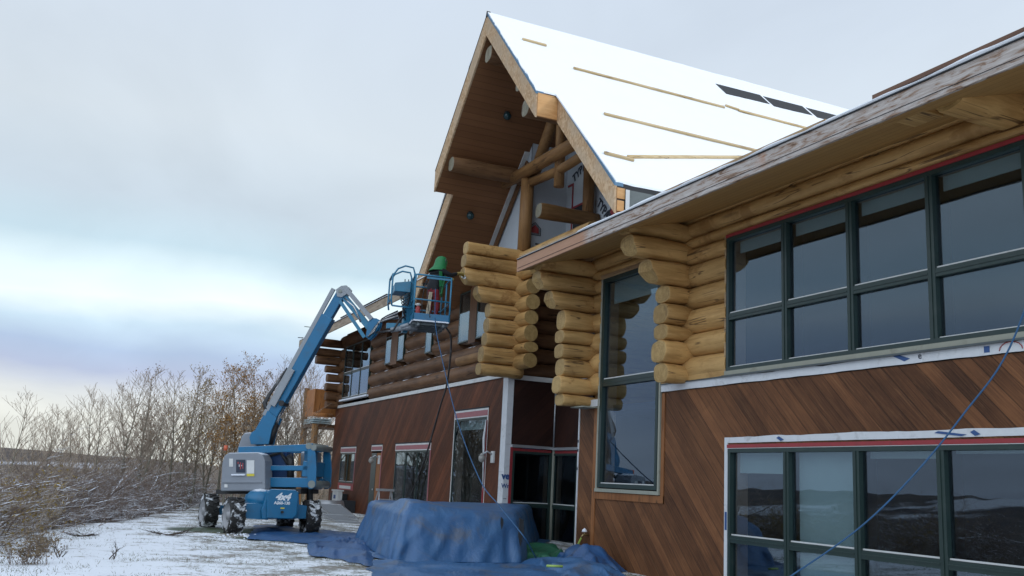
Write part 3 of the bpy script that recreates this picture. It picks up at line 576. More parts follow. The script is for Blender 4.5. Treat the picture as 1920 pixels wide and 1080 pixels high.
# thin blue underlay edge then snow
m=MB(); m.prism(*slab(X1-.02,X1+.2,YG,YU0-.01,.0,.07)); m.prism(*slab(X2-.02,X2+.2,YU0,YD0-.01,.0,.07)); m.build('underlay',m_bluewrap,groof)
m=MB(); m.prism(*slab(X1-.015,X1+.2,YG,YU1,.0,.033)); m.prism(*slab(X2-.015,X2+.2,YU1,YD1,.0,.033)); m.build('underlay',m_felt,groof)
PANELS=[((16.87,22.66),(18.68,22.79-.06)),((18.36+.45,22.66),(20.28,22.7)),((20.5,22.66),(21.9,22.66))]
def snow_side(sgn):
    y_e=YD0 if sgn<0 else YD1; nu,nv=90,70; vs=[]; 
    xs=np.concatenate([np.linspace(X1,X2+.02,8),np.linspace(X2+.1,X3,nu-8)]); 
    for i,x in enumerate(xs):
        for j in range(nv):
            s_=j/(nv-1); ylim=(YU0 if sgn<0 else YU1) if x<X2+.01 else y_e
            y=YG+(ylim-YG)*s_; n1=mn.noise(Vector((x*.9,y*.9,0)))+.5*mn.noise(Vector((x*4,y*4,2)))
            ex=.0
            if j==nv-1: y+= -sgn*-.03*mn.noise(Vector((x*3,0,0)))
            if i==0: ex=.05*mn.noise(Vector((0,y*3,1)))+.03*mn.noise(Vector((0,y*11,1)))
            vs.append((x+ex,y,zt(y)+.035+.014*n1))
    f=[(i*nv+j,(i+1)*nv+j,(i+1)*nv+j+1,i*nv+j+1) for i in range(len(xs)-1) for j in range(nv-1)]
    m=MB(); m.add(vs,f,0,True)
    # skirts
    n=len(xs); low=lambda k:(vs[k][0],vs[k][1],vs[k][2]-.05)
    e=[i*nv+nv-1 for i in range(n)]; m.add([vs[k] for k in e]+[low(k) for k in e],[(i,i+1,n+i+1,n+i) for i in range(n-1)])
    e=list(range(nv)); m.add([vs[k] for k in e]+[low(k) for k in e],[(i,i+1,nv+i+1,nv+i) for i in range(nv-1)])
    o=m.build('snow_cover',m_snow,groof); return o
snow_side(-1); snow_side(1)
def on_roof(x,y,h=.03): return V(x,y,zt(y)+.045+h)
nr_=unit((0,-PG,1))
def rb(p,q,w=.09,h=.045,mat=m_batten):
    m=MB(); m.bar(on_roof(*p),on_roof(*q),w,h,up=tuple(nr_)); return m.build('batten',mat,groof)
rb((10.02,22.23),(10.75,22.22)); rb((11.18,21.33),(16.15,21.27)); rb((16.3,21.40),(16.75,21.34)); rb((16.7,21.30),(19.6,21.27)); rb((11.08,19.41),(16.2,19.36)); rb((10.2,17.80),(10.95,17.76)); rb((10.85,17.84),(16.0,19.17))
m=MB()
for (xa,xb) in ((16.87,18.62),(18.72,20.35),(20.47,22.2)):
    a=on_roof(xa,22.67,-.012); b=on_roof(xb,22.70,-.012); c=on_roof(xb+.03,22.26,-.012); d=on_roof(xa+.05,22.20,-.012); m.prism([a,b,c,d],tuple(nr_*.014))
m.build('bare_roof_patch',m_felt,groof,'three black bare patches in the roof snow')
m=MB(); m.prism([(X1-.03,YG-.06,ZG-.12),(X1-.03,YG+.06,ZG-.12),(X1-.03,YG,ZG+.06)],(.12,0,0)); m.build('ridge_cap',m_felt,groof)
# ---- purlins, truss, gable infill
def tip_log(y,z,r,x0,x1,mt=m_purl): return log_x(y,z,2*r,x1,x0,mt,w=2*r,neck=False,name='purlin',tipmat=m_endg)
tip_log(26.0,11.02,.23,9.55,12.1); tip_log(20.8,11.02,.23,9.55,12.1); tip_log(23.4,13.55,.24,9.5,12.1); tip_log(21.62,12.0,.2,9.7,12.1); 
TX=11.78
m=MB(); m.tube([(TX,25.25,8.45),(TX,25.2,10.75)],.2,14); m.build('post',m_mlogz,house)
m=MB(); m.tube([(TX-.16,26.85,10.93),(TX-.16,23.4,10.86),(TX-.16,19.9,10.78)],[.17,.19,.17],14); m.build('tie_beam',m_mlogy,house)
m=MB(); m.tube([(TX+.2,25.3,10.75),(TX+.2,23.5,13.0)],.17,12); m.tube([(TX+.2,21.5,10.75),(TX+.2,23.3,13.0)],.17,12); m.build('brace',m_mlogy,house)
m=MB(); m.tube([(TX+.05,23.2,9.95),(TX+.05,23.2,13.4)],.15,12); m.build('king_post',m_mlogz,house)
m=MB(); m.tube([(TX+.05,25.3,10.62),(TX+.05,23.2,10.45),(TX+.05,21,10.5)],.14,12); m.build('tie_beam',m_mlogy,house)
log_x(23.4,9.22,.42,13.2,11.32,m_mlogx,w=.42,neck=False,name='beam_end',tipmat=m_endg)
m=MB(); m.tube([(13.0,23.55,8.6),(13.0,23.55,12.5)],.17,12); m.build('post',m_mlogz,house)
m=MB(); m.prism([(12.0,25.43,8.45),(12.0,29.2,8.45),(12.0,25.43,12.0)],(.08,0,0)); gw=m.build('gable_wall',m_wrapg,house,'wrapped gable triangle left of the post')
m=MB(); m.prism([(12.0,25.425,8.45),(12.0,25.425,12.0),(13.3,25.425,12.0),(13.3,25.425,8.45)],(0,.06,0)); sw=m.build('gable_wall',m_wrapg,house,'grey wrapped return wall of the gable recess')
m=MB(); m.prism([(13.25,25.42,8.2),(13.25,25.42,12.0),(13.25,23.4,14.1),(13.25,18.2,8.7),(13.25,18.2,8.2)],(.1,0,0)); bw=m.build('gable_wall',m_wrapg,house,'wrapped back wall of the gable recess')
m=MB(); m.bar((11.9,25.6,11.75),(11.9,29.1,8.2),.05,.16,up=(1,0,0)); m.build('trim_board',m_white,house)
m=MB(); m.bar((11.93,25.6,11.42),(11.93,28.85,8.1),.22,.05,up=(1,0,0)); m.build('trim_board',m_dlogy,house)
m=MB(); m.box((13.23,23.8,9.05),(13.249,24.9,9.95)); m.build('opening',m_felt,bw)
m=MB(); m.box((13.225,24.96,9.0),(13.249,25.02,10.8)); m.box((13.225,23.7,9.955),(13.249,24.95,10.02)); m.box((13.22,25.02,10.74),(13.249,25.3,10.8)); m.build('tape',m_tape,bw)
text('TYPAR',.36,(13.235,24.5,11.1),(0,-.94,.34),(0,.34,.94),m_ink,bw,bold=.012); text('SURR',.28,(13.235,23.75,11.45),(0,-.94,.34),(0,.34,.94),m_ink,bw,bold=.01)
text('TYPAR',.36,(13.235,23.0,9.42),(0,-.62,-.62),(0,-.62,.62),m_ink,bw,bold=.014); text('TYPAR',.34,(12.75,25.415,8.66),(1,0,-.05),(0,0,1),m_ink,sw,bold=.012)
def emblem(o,xd,yd,s,par):
    o,xd,yd=V(o),unit(xd),unit(yd); z=np.cross(xd,yd)
    P=lambda k:[o+xd*a*s*k+yd*b*s*k for a,b in ((-.5,-.45),(.5,-.45),(.5,.12),(0,.55),(-.5,.12))]
    m=MB(); 
    def ringm(k0,k1):
        a=P(k0);b=P(k1); [m.add([a[i],a[(i+1)%5],b[(i+1)%5],b[i]]+[q+z*.003 for q in (a[i],a[(i+1)%5],b[(i+1)%5],b[i])],[(0,1,2,3),(7,6,5,4)]) for i in range(5)]
    ringm(1.0,.86); ringm(.74,.66); m.build('emblem',m_ink,par); m2=MB(); m2.prism([q+z*.002 for q in P(.6)],z*.003); m2.build('emblem',m_redink,par)
emblem((12.2,25.415,9.25),(1,0,0),(0,0,1),.42,sw); emblem((11.99,26.0,8.95),(0,-1,0),(0,0,1),.34,gw); emblem((13.24,22.55,9.3),(0,-1,0),(0,0,1),.4,bw)
# ---- left wing eave
EL,YE=10.0,47.6
m=MB(); m.prism([(EL+.06,29.3,7.80),(EL+.06,29.3,8.05),(16,29.3,8.05+5.9*.62),(16,29.3,7.80+5.9*.62)],(0,YE-29.3,0)); lroof=m.build('roof',m_felt,house,'eave roof of the far wing')
m=MB(); m.prism([(EL+.05,28.9,7.76),(EL+.05,28.9,7.795),(16,28.9,7.795+5.9*.62),(16,28.9,7.76+5.9*.62)],(0,YE-28.9,0)); m.build('soffit',m_soff,house)
m=MB(); m.prism([(EL,29.3,7.74),(EL+.05,29.3,7.74),(EL+.05,29.3,8.07),(EL,29.3,8.07)],(0,YE-29.3,0)); m.build('fascia',m_fasc_l,house,'tan eave board of the far wing')
m=MB(); m.prism([(EL-.04,29.0,8.075),(EL-.03,29.0,8.11),(15.9,29.0,8.16+5.9*.62),(15.9,29.0,8.08+5.9*.62)],(0,YE-28.9,0)); m.build('snow_cover',m_snow,lroof)
m=MB(); 
for a,b in ((30.6,31.6),(33.0,36.4),(38,39.5),(41,45)): m.box((EL-.06,a,8.115),(EL+.2,b,8.15))
m.build('shingle_edge',m_felt,lroof)
m=MB(); m.bar((9.7,46.4,8.05),(11.0,48.3,8.4),.08,.04); m.build('batten',m_flash,lroof)
# gable lights
for i,(p,lab) in enumerate(((hit(950,213,(10,YG,ZG-TV),(0,PG,1)),'dark round soffit light high under the gable peak'),(hit(881,400,(10,YG,ZG-TV),(0,PG,1)),'dark round soffit light low under the left gable slope'))):
    t_=thing('soffit_light',lab,'light fixture',p,'soffit lights under the gable'); m=MB(); dn=V(0,-.72,-.69)*-1; m.sphere(p-V(0,.06,.10),.125,14,10); m.build('globe',plain('dark_teal_globe%d'%i,(.02,.05,.055),.15),t_)
    m=MB(); m.tube([p-V(0,.07,.05),p],.09,12); m.build('collar',m_black,t_)
# far balcony
m=MB(); 
for y in (45.6,47.9): m.tube([(10.72,y,-1),(10.72,y,3.9)],.16,10)
m.tube([(10.7,47.9,3.9),(10.7,47.9,5.75)],.14,10); m.build('balcony_post',m_mlogz,house)
m_or=wood('orange_rail_boards',(.40,.15,.04),(.52,.22,.07),'z',knots=.2)
m=MB(); m.box((10.72,46.0,4.3),(12.2,46.08,5.6)); m.box((10.66,46.0,4.3),(10.74,47.8,5.6)); m.tube([(10.6,45.9,4.35),(11.6,45.9,4.35)],.1,8); m.build('balcony_rail',m_or,house,'orange boarded balcony rail at the far end')
m=MB(); m.box((10.6,45.5,3.75),(12.5,48,3.9)); m.build('balcony_floor',m_dlogx,house)
m=MB(); [m.box((10.55+.02*k,45.42-.03*k,3.92+.09*k),(11.45,47.5,3.97+.09*k)) for k in range(3)]; m.build('stacked_sheet',plain('pale_sheet',(.42,.52,.53),.4,var=.3,snow=dict(amount=.4,lo=.6,scale=3)),house)
# ================================================================ BOOM LIFT
m_blue=plain('lift_blue_paint',(.008,.135,.275),.35,var=.12,scale=3,snow=dict(amount=.3,lo=.80,scale=5),dirt=((.05,.09,.12),.45))
m_bluel=plain('basket_blue_paint',(.028,.18,.30),.4,var=.15,scale=3,dirt=((.08,.13,.17),.4))
m_grey=plain('lift_grey_plastic',(.22,.24,.27),.45,var=.08,scale=2,snow=dict(amount=.35,lo=.72,scale=3),dirt=((.15,.155,.16),.4))
m_greyl=plain('cable_tray_grey',(.27,.29,.31),.5,var=.12); m_pin=plain('pivot_steel',(.22,.24,.22),.5,.4,dirt=((.35,.33,.28),.5)); m_rod=plain('cylinder_rod',(.5,.5,.5),.25,.8)
def tyre_m():
    t=NT('snowy_tyre_rubber'); n=t.noise(t.pos(),4.5,6,.65,.3); return t.out(t.mix(t.math('MULTIPLY',t.step(n,.52,.60),.9),(.022,.021,.02),(.62,.64,.66)),.8,normal=t.bump(n,.4,.02))
m_tyre=tyre_m(); m_rim=plain('wheel_rim',(.30,.30,.31),.5,.2,dirt=((.5,.5,.52),.5)); m_hose=plain('hydraulic_hose',(.03,.03,.032),.5,dirt=((.4,.4,.4),.3)); m_whose=plain('pale_cable_sleeve',(.5,.5,.5),.6,dirt=((.1,.1,.1),.6))
lift=thing('boom_lift','blue articulating boom lift with four black tyres parked in front of the house','boom lift',(5.35,26.6,0))
def wheel(x,y,side,steer=0):
    w_,r_=.36,.455; m=MB(); n=40; prof=[(-w_/2,.30),(-w_/2,.40),(-w_/2+.04,r_-.03),(w_/2-.04,r_-.03),(w_/2,.40),(w_/2,.30)]
    ca,sa=math.cos(steer),math.sin(steer)
    def T(a,yy,zz): return (x+a*ca-yy*sa, y+a*sa+yy*ca, r_-.02+zz)
    vs=[]; 
    for i in range(n):
        t=2*math.pi*i/n
        for (a,r) in prof: vs.append(T(a,r*math.cos(t),r*math.sin(t)))
    k=len(prof); f=[(i*k+j,((i+1)%n)*k+j,((i+1)%n)*k+j+1,i*k+j+1) for i in range(n) for j in range(k-1)]
    m.add(vs,f,0,True)
    for i in range(16):   # chevron lugs
        for s in (-1,1):
            t0=2*math.pi*(i+(.5 if s>0 else 0))/16; q=[]
            for (a,dt) in ((0.0,0.13),(s*.18,-.06),(s*.18,-.19),(0.0,0.0)):
                for r in (r_-.04,r_+.004): q.append(T(a,r*math.cos(t0+dt),r*math.sin(t0+dt)))
            m.add(q,[(0,2,4,6),(1,7,5,3),(0,1,3,2),(2,3,5,4),(4,5,7,6),(6,7,1,0)])
    o=m.build('wheel',m_tyre,lift)
    h=MB(); a0=side*w_/2; vs=[]
    for i in range(24):
        t=2*math.pi*i/24
        for (a,r) in ((a0+side*.01,.31),(a0-side*.02,.29),(a0-side*.09,.20),(a0-side*.06,.10),(a0-side*.0,.09),(a0-side*.0,.001)): vs.append(T(a,r*math.cos(t),r*math.sin(t)))
    h.add(vs,[(i*6+j,((i+1)%24)*6+j,((i+1)%24)*6+j+1,i*6+j+1) for i in range(24) for j in range(5)],0,True)
    for i in range(8): t=2*math.pi*i/8; h.sphere(T(a0-side*.05,.15*math.cos(t),.15*math.sin(t)),.016,6,4)
    h.build('rim',m_rim,o)
wheel(4.10,25.35,-1,.14); wheel(6.10,25.55,1,.06); wheel(3.80,27.7,-1,.10); wheel(5.95,27.9,1,0)
m=MB(); m.prism([(4.72,25.05,.60),(4.85,25.05,1.10),(5.62,25.05,1.10),(5.68,25.05,.70),(5.62,25.05,.42),(4.76,25.05,.38)],(0,3.0,0)); m.build('chassis',m_blue,lift,bevel=.02)
m=MB(); m.prism([(4.28,25.22,.38),(4.28,25.22,.74),(4.95,25.22,.78),(4.95,25.22,.36)],(0,.34,0)); m.prism([(5.55,25.32,.40),(5.55,25.32,.80),(5.93,25.32,.74),(5.93,25.32,.42)],(0,.34,0)); m.box((4.0,27.55,.34),(5.9,27.85,.6)); m.build('axle',m_blue,lift)
m=MB(); m.prism([(4.86,24.95,.42),(4.80,24.95,1.04),(4.90,24.95,1.14),(5.52,24.95,1.14),(5.60,24.95,1.04),(5.60,24.95,.52),(5.50,24.95,.42)],(0,.1,0)); pl=m.build('end_plate',m_blue,lift,bevel=.015)
m_letter=plain('white_lettering',(.75,.77,.78),.5)
text('4x4',.24,(5.20,24.945,.95),(1,0,0),(0,0,1),m_letter,pl,shear=.35,bold=.012); text('A$60-130',.10,(5.20,24.945,.80),(1,0,0),(0,0,1),m_letter,pl,bold=.004)
m=MB(); m.tube([(5.22,24.96,.58),(5.22,24.88,.58)],.035,8); m.build('hitch_pin',m_black,pl); m=MB(); m.box((5.17,24.938,.66),(5.27,24.946,.69)); m.build('sticker',plain('yellow_sticker',(.7,.55,.05)),pl)
m=MB(); m.sphere((4.75,25.6,.85),.42,14,8,sc=(.9,1,.65)); m.build('fender',m_blue,lift)
m=MB(); m.tube([(5.3,26.5,1.05),(5.3,26.5,1.28)],.55,24); m.build('slew_ring',m_black,lift)
LN=V(.525,.852,0); LU=V(.852,-.525,0); LC=V(5.15,26.6,0)
def G(px,py,off=0.0): return hit(px,py,LC-LN*off,LN)
LW=.66
def plate(pts,off,w,name,mat,bev=.01,par=lift):
    m=MB(); 
    oo=off if isinstance(off,(list,tuple)) else [off]
    for o in oo: m.prism([G(px,py,oo[0])+LN*(oo[0]-o-w/2) for px,py in pts],LN*w)
    return m.build(name,mat,par,bevel=bev)
# turntable deck
a,b,c,d=G(425,918),G(580,916),G(580,926),G(425,926)
m=MB(); m.prism([a-LN*.7,b-LN*.7,c-LN*.7,d-LN*.7],LN*1.5); m.build('turntable',m_black,lift)
# cowlings: near side engine cover
def cowl(px0,px1,py0,py1,off,w,name,opening=True):
    pts=[(px0-3,py1),(px0,py0+20),(px0+4,py0+7),(px0+12,py0+1),(px1-14,py0),(px1-5,py0+4),(px1,py0+16),(px1,py1-3),(px1-4,py1)]
    m=MB(); m.prism([G(px,py,off+w/2) for px,py in pts],LN*w); return m.build(name,m_grey,lift,bevel=.05)
cw1=cowl(416,497,848,921,.75,.55,'engine_cover')
F_=lambda px,py: G(px,py,1.027)
def decal(pts,mat,name,par=cw1,th=.012):
    m=MB(); m.prism([F_(*p) for p in pts],-LN*th); return m.build(name,mat,par)
sh=lambda x,y:(x,y)      # the cover's near face sits nearer the eye than the boom plane
decal([sh(443,862),sh(460,862),sh(460,886),sh(443,886)],plain('control_recess',(.02,.03,.05),.3),'control_panel')
decal([sh(463,863),sh(477,863),sh(477,888),sh(463,888)],m_white,'sticker'); decal([sh(463,888.3),sh(477,888.3),sh(477,893),sh(463,893)],plain('yellow_label',(.6,.5,.05)),'sticker')
decal([sh(430,860),sh(437,860),sh(437,875),sh(430,875)],m_white,'sticker'); decal([sh(434.8,889),sh(460,889),sh(460,891.5),sh(434.8,891.5)],m_snow2,'snow_ledge',th=.05)
decal([sh(421,908),sh(427,908),sh(427,914),sh(421,914)],m_white,'sticker'); decal([sh(417,903),sh(491,903),sh(491,905),sh(417,905)],m_grey,'rib',th=.03)
for i in range(6): decal([sh(446+i*2.2,866+(i*5)%9),sh(447.6+i*2.2,866+(i*5)%9),sh(447.6+i*2.2,870+(i*5)%11),sh(446+i*2.2,870+(i*5)%11)],m_whose if i%2 else m_redink,'gauge',th=.016)
pts=[(436,850),(447,818),(452,811),(462,810),(476,812),(476,850)]
m=MB(); m.prism([G(*p)+LN*.2 for p in pts],LN*.6); m.build('tank_cover',m_grey,lift,bevel=.04)
m=MB(); m.prism([G(555,846)+LN*.35,G(585,846)+LN*.35,G(588,918)+LN*.35,G(555,918)+LN*.35],LN*.5); m.build('engine_cover',m_grey,lift,bevel=.05)
m=MB(); p=G(434,846)-LN*.4; m.tube([p,p+V(0,0,.14)],.055,10); m.build('beacon',plain('orange_beacon',(.6,.12,.05),.3),lift)
# linkage arms
m=MB()
def arm(x0,y0,x1,y1,h,off,w):
    o=abs(off); m.prism([G(*q,o)+LN*(o-off-w/2) for q in ((x0,y0),(x1,y1),(x1,y1+h),(x0,y0+h))],LN*w)
arm(494,895,582,896,18,.56,.16); arm(494,895,582,896,18,-.56,.16); m.build('lower_arm',m_blue,lift,bevel=.01)
m=MB(); arm(494,873,580,873,9,.56,.12); arm(494,873,580,873,9,-.56,.12); m.build('compression_link',m_blue,lift,bevel=.01)
m=MB(); arm(449,838,580,833,13,.56,.16); arm(449,838,580,833,12,-.56,.14); m.build('upper_arm',m_blue,lift,bevel=.01)
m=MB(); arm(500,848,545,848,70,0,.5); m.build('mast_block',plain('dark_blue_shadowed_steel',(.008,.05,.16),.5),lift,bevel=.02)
m=MB(); m.tube([G(548,855)-LN*.3,G(552,862)-LN*.3,G(552,905)-LN*.3],.10,8); m.tube([G(505,858)-LN*.35,G(535,850)-LN*.35,G(548,870)-LN*.35],.05,6); m.build('hydraulic_hose',m_hose,lift)
plate([(579,833),(586,831),(592,850),(594,880),(592,912),(586,917),(579,917),(576,890),(577,850)],(LW,-LW),.05,'link_plate',m_blue)
m=MB(); m.bar(G(584,836)-LN*.05,G(584,866)-LN*.05,.30,.22,up=tuple(LN)); m.bar(G(588,880)-LN*.62,G(588,880)+LN*.62,.20,.40); m.build('cross_block',m_blue,lift,bevel=.01)
m=MB()
for px,py,r in ((579,836,.085),(588,839,.08),(584,908,.10)): q_=G(px,py,.7); m.tube([q_,q_+LN*1.44],r,14)
m.build('pivot_pin',m_pin,lift)
m=MB(); m.tube([G(583,915)-LN*.1,G(583,946)-LN*.1],.09,10); m.build('steering_cylinder',m_black,lift)
m=MB(); m.tube([G(497,918)-LN*.5,G(497,906)-LN*.5],.07,10); m.tube([G(497,906)-LN*.5,G(497,904)-LN*.5],.12,10); m.build('lock_pin',m_blue,lift)
# main boom
plate([(471,833),(468,820),(472,811),(483,804),(492,792),(502,770),(519,784),(510,806),(504,833)],(.20,-.20),.06,'boom_bracket',m_blue)
m=MB(); 
def seg(p,q,w,h): m.bar(p,q,w,h,up=tuple(np.cross(LN,unit(V(q)-V(p)))))
A=G(492,812); Bp=G(616,594); seg(A,Bp,.30,.36); m.build('boom_section',m_blue,lift,bevel=.02)
m=MB(); seg(G(612,600),G(640,552),.22,.26); m.build('boom_extension',m_blue,lift,bevel=.015)
m=MB(); dd=G(628,543); A2=G(499,779); seg(A2-LN*.12,dd-LN*.12,.07,.11); m.build('cable_tray',m_greyl,lift)
m=MB(); seg(G(516,762)-LN*.20,G(553,694)-LN*.20,.08,.16); m.build('tube_guard',m_greyl,lift,bevel=.015)
m=MB(); m.tube([G(506,770)-LN*.1,G(501,765)-LN*.1,G(499,756)-LN*.1,G(508,740)-LN*.1,G(540,690)-LN*.05],[.05,.07,.07,.05,.03],8); m.build('hose_bundle',m_hose,lift)
m=MB(); m.tube([G(505,832),G(517,795)],.095,12); m.build('lift_cylinder',m_black,lift); m=MB(); m.tube([G(516,798),G(532,757)],.05,10); m.build('cylinder_rod',m_rod,lift)
m=MB(); m.tube([G(532,757)-LN*.2,G(532,757)+LN*.2],.08,10); m.build('pivot_pin',m_black,lift)
m=MB(); m.box(tuple(G(587,611)-V(.25,.1,.05)),tuple(G(594,615)+V(.02,.05,.0))); m.build('sensor_bracket',m_pin,lift)
# knuckle and jib
plate([(630,543),(640,536),(650,535),(656,542),(650,552),(640,558),(632,556)],(.12,-.12),.05,'knuckle',m_greyl)
m=MB(); m.tube([G(641,548)-LN*.17,G(641,548)+LN*.17],.05,12); m.build('pivot_pin',m_pin,lift)
m=MB(); seg(G(650,542)-LN*.12,G(699,600)-LN*.12,.07,.12); m.build('jib_tray',m_greyl,lift)
m=MB(); seg(G(645,556),G(694,616),.16,.17); m.build('jib',m_bluel,lift,bevel=.01)
m=MB(); seg(G(640,566)-LN*.14,G(686,634)-LN*.14,.06,.09); m.build('jib_link',m_bluel,lift)
m=MB(); m.tube([G(647,560)-LN*.05,G(664,575)-LN*.05,G(678,604)-LN*.05],.04,8); m.build('jib_cylinder',m_rod,lift)
plate([(690,604),(696,596),(706,597),(714,601),(712,612),(702,628),(692,637),(686,632)],(.10,-.10),.05,'jib_end_bracket',m_blue)
m=MB()
for k in range(5): m.tube([G(692+k,634-k)-LN*.16,G(706,624-2*k)-LN*.2,G(712+2*k,608-2*k)-LN*.2,G(728,602-k*2)-LN*.15,G(748,596-3*k)-LN*.1],.022,5,mi=k%2)
m.build('hose_bundle',[m_hose,m_whose],lift)
m=MB(); m.tube([G(716,603)-LN*.1,G(728,598)-LN*.1,G(748,596)],[.03,.05,.03],6); m.build('cable_cover',m_whose,lift)
# basket
BA=V(8.02,24.0,5.75); ba=unit((.975,-.2,0)); bb=unit((.22,1.0,0)); bb=unit(bb-ba*np.dot(ba,bb)); LA,LB=.98,1.62
def K(u,v,z): return BA+ba*u+bb*v+V(0,0,z)
bas=MB(); bas.prism([K(0,0,-.03),K(LA,0,-.03),K(LA,LB,-.03),K(0,LB,-.03)],(0,0,.05))
for v in np.linspace(.15,LB-.15,5): bas.bar(K(0,v,-.06),K(LA,v,-.06),.05,.06)
for u in (.15,LA-.15): bas.bar(K(u,0,-.10),K(u,LB,-.10),.06,.08)
bas.build('basket_floor',plain('basket_floor_steel',(.13,.15,.16),.6,.3,dirt=((.3,.31,.32),.6),scale=7),lift)
m=MB(); 
for a,b in ((K(0,0,.10),K(LA,0,.10)),(K(LA,0,.10),K(LA,LB,.10)),(K(0,0,.10),K(0,LB*.42,.10)),(K(0,LB,.10),K(LA,LB,.10)),(K(0,LB*.62,.10),K(0,LB,.10))): m.bar(a,b,.02,.20)
m.build('toe_board',m_blue,lift)
m=MB()
for a,b in ((K(0,0,.0),K(LA,0,.0)),(K(0,0,0),K(0,LB,0))): m.bar(a,b,.04,.035)
m.build('snow_rim',m_snow2,lift)
m=MB(); R_=.024; HT=1.24
for u,v in ((0,0),(LA,0),(LA,LB),(0,LB),(0,LB*.42),(LA,LB*.5)): m.tube([K(u,v,0),K(u,v,HT)],R_,8)
m.tube([K(0,LB*.42,HT),K(0,.06,HT+.02),K(.06,0,HT+.02),K(LA-.06,0,HT),K(LA,.06,HT),K(LA,LB-.06,HT),K(LA-.06,LB,HT),K(.06,LB,HT),K(0,LB-.06,HT),K(0,LB*.62,HT)],R_,8)
m.tube([K(0,LB*.62,.56),K(0,.0,.58),K(.02,0,.58),K(LA,0,.56),K(LA,LB,.56),K(0,LB,.56)],R_*.9,8)
m.bar(K(.3,0,HT-.05),K(LA,0,HT-.06),.03,.05)
for x_ in (0,): m.tube([K(-.55,LB*.28,.42),K(-.58,LB*.28,.6),K(-.58,LB*.28,1.26),K(-.45,LB*.28,1.46),K(-.25,LB*.29,1.56),K(-.03,LB*.30,1.53),K(.02,LB*.30,1.38),K(.02,LB*.30,.2)],R_,8); m.tube([K(-.55,LB*.78,.42),K(-.58,LB*.78,.6),K(-.58,LB*.78,1.26),K(-.45,LB*.78,1.46),K(-.25,LB*.75,1.56),K(-.03,LB*.72,1.53),K(.02,LB*.72,1.38),K(.02,LB*.72,.2)],R_,8)
m.tube([K(-.58,LB*.28,.6),K(-.58,LB*.78,.6)],R_,8); m.tube([K(-.58,LB*.28,1.3),K(-.58,LB*.78,1.3)],R_,8); m.tube([K(-.55,LB*.28,.42),K(0,LB*.28,.40)],R_,8)
m.build('guard_rail',m_bluel,lift)
m=MB(); m.prism([K(-.50,LB*.32,.84),K(-.06,LB*.32,.84),K(-.06,LB*.32,1.16),K(-.50,LB*.32,1.08)],tuple(bb*.68)); cb=m.build('control_box',m_bluel,lift,bevel=.015)
m=MB(); [m.tube([K(-.2+.1*k,LB*.5,1.12),K(-.2+.1*k,LB*.5+.02,1.26)],.014,6) for k in range(3)]; m.build('joystick',m_black,cb)
m=MB(); m.box(tuple(K(-.03,LB*.42,-.02)),tuple(K(.03,LB*.62,.95))); m.bar(K(-.12,LB*.5,-.25),K(-.12,LB*.5,.85),.14,.14,up=(0,1,0)); m.bar(K(-.12,LB*.5,-.06),K(-.12-.5,LB*.5-.0,-.10),.16,.14); m.build('basket_mount',m_bluel,lift)
m=MB(); m.tube([K(-.5,LB*.45,-.22),K(-.15,LB*.4,-.14),K(.2,LB*.35,-.12)],.07,10); m.tube([K(-.3,LB*.1,-.2),K(-.1,LB*.05,-.12)],.05,8); m.build('rotator',m_greyl,lift)
m=MB()
for k in range(6): m.tube([K(-.12,.7+.02*k,.1+.1*k),K(-.22-.02*k,.6,.3+.08*k),K(-.10,.55-.03*k,.5+.06*k),K(-.05,.7,.75)],.018,5)
m.tube([G(700,624),K(-.45,.55,-.25),K(-.3,.6,.05),K(-.15,.75,.2)],.03,6); m.build('hose_bundle',m_hose,lift)
# ================================================================ WORKER
def skin(name, nodes, edges, mat_fn, mats, parent, sub=2, root=0):
    me=bpy.data.meshes.new(name); me.from_pydata([tuple(n[0]) for n in nodes],edges,[]); tmp=bpy.data.objects.new('tmp',me); col.objects.link(tmp)
    md=tmp.modifiers.new('s','SKIN'); md.use_smooth_shade=True
    for i,nn in enumerate(nodes):
        r=nn[1]; r=r if isinstance(r,tuple) else (r,r); me.skin_vertices[0].data[i].radius=r; me.skin_vertices[0].data[i].use_root=(i==root)
    ss=tmp.modifiers.new('u','SUBSURF'); ss.levels=sub; bpy.context.view_layer.update()
    m2=bpy.data.meshes.new_from_object(tmp.evaluated_get(bpy.context.evaluated_depsgraph_get())); bpy.data.objects.remove(tmp)
    org=wloc(parent); 
    m2.materials.clear()
    for q in mats: m2.materials.append(q)
    for p in m2.polygons: p.material_index=mat_fn(Vector(p.center)); p.use_smooth=True
    m2.transform(Matrix.Translation(-org)); o=bpy.data.objects.new(name,m2); col.objects.link(o); o.parent=parent; return o
PB=K(.64,1.10,.03); pf=unit((.93,.30,0)); ps=V(-pf[1],pf[0],0)      # feet, facing, left side
PSC=1.14
def Q(f,s,z): return PB+(pf*(f+.16*max(0,z-.95)*1.2)+ps*s+V(0,0,z))*PSC
person=thing('person','worker in a green hood and red trousers sanding a log end from the basket','person',tuple(PB))
m_jack=plain('dark_jacket',(.008,.010,.014),.8,bump=.5,scale=9); m_red=plain('red_trousers',(.19,.014,.022),.8,bump=.5,scale=8); m_boot=plain('dark_boot',(.03,.025,.02),.7); m_gr=plain('green_hood_cloth',(.014,.18,.055),.6,bump=.4,scale=8); m_glove=plain('yellow_work_glove',(.45,.33,.10),.8); m_skin=plain('skin',(.45,.27,.19),.6)
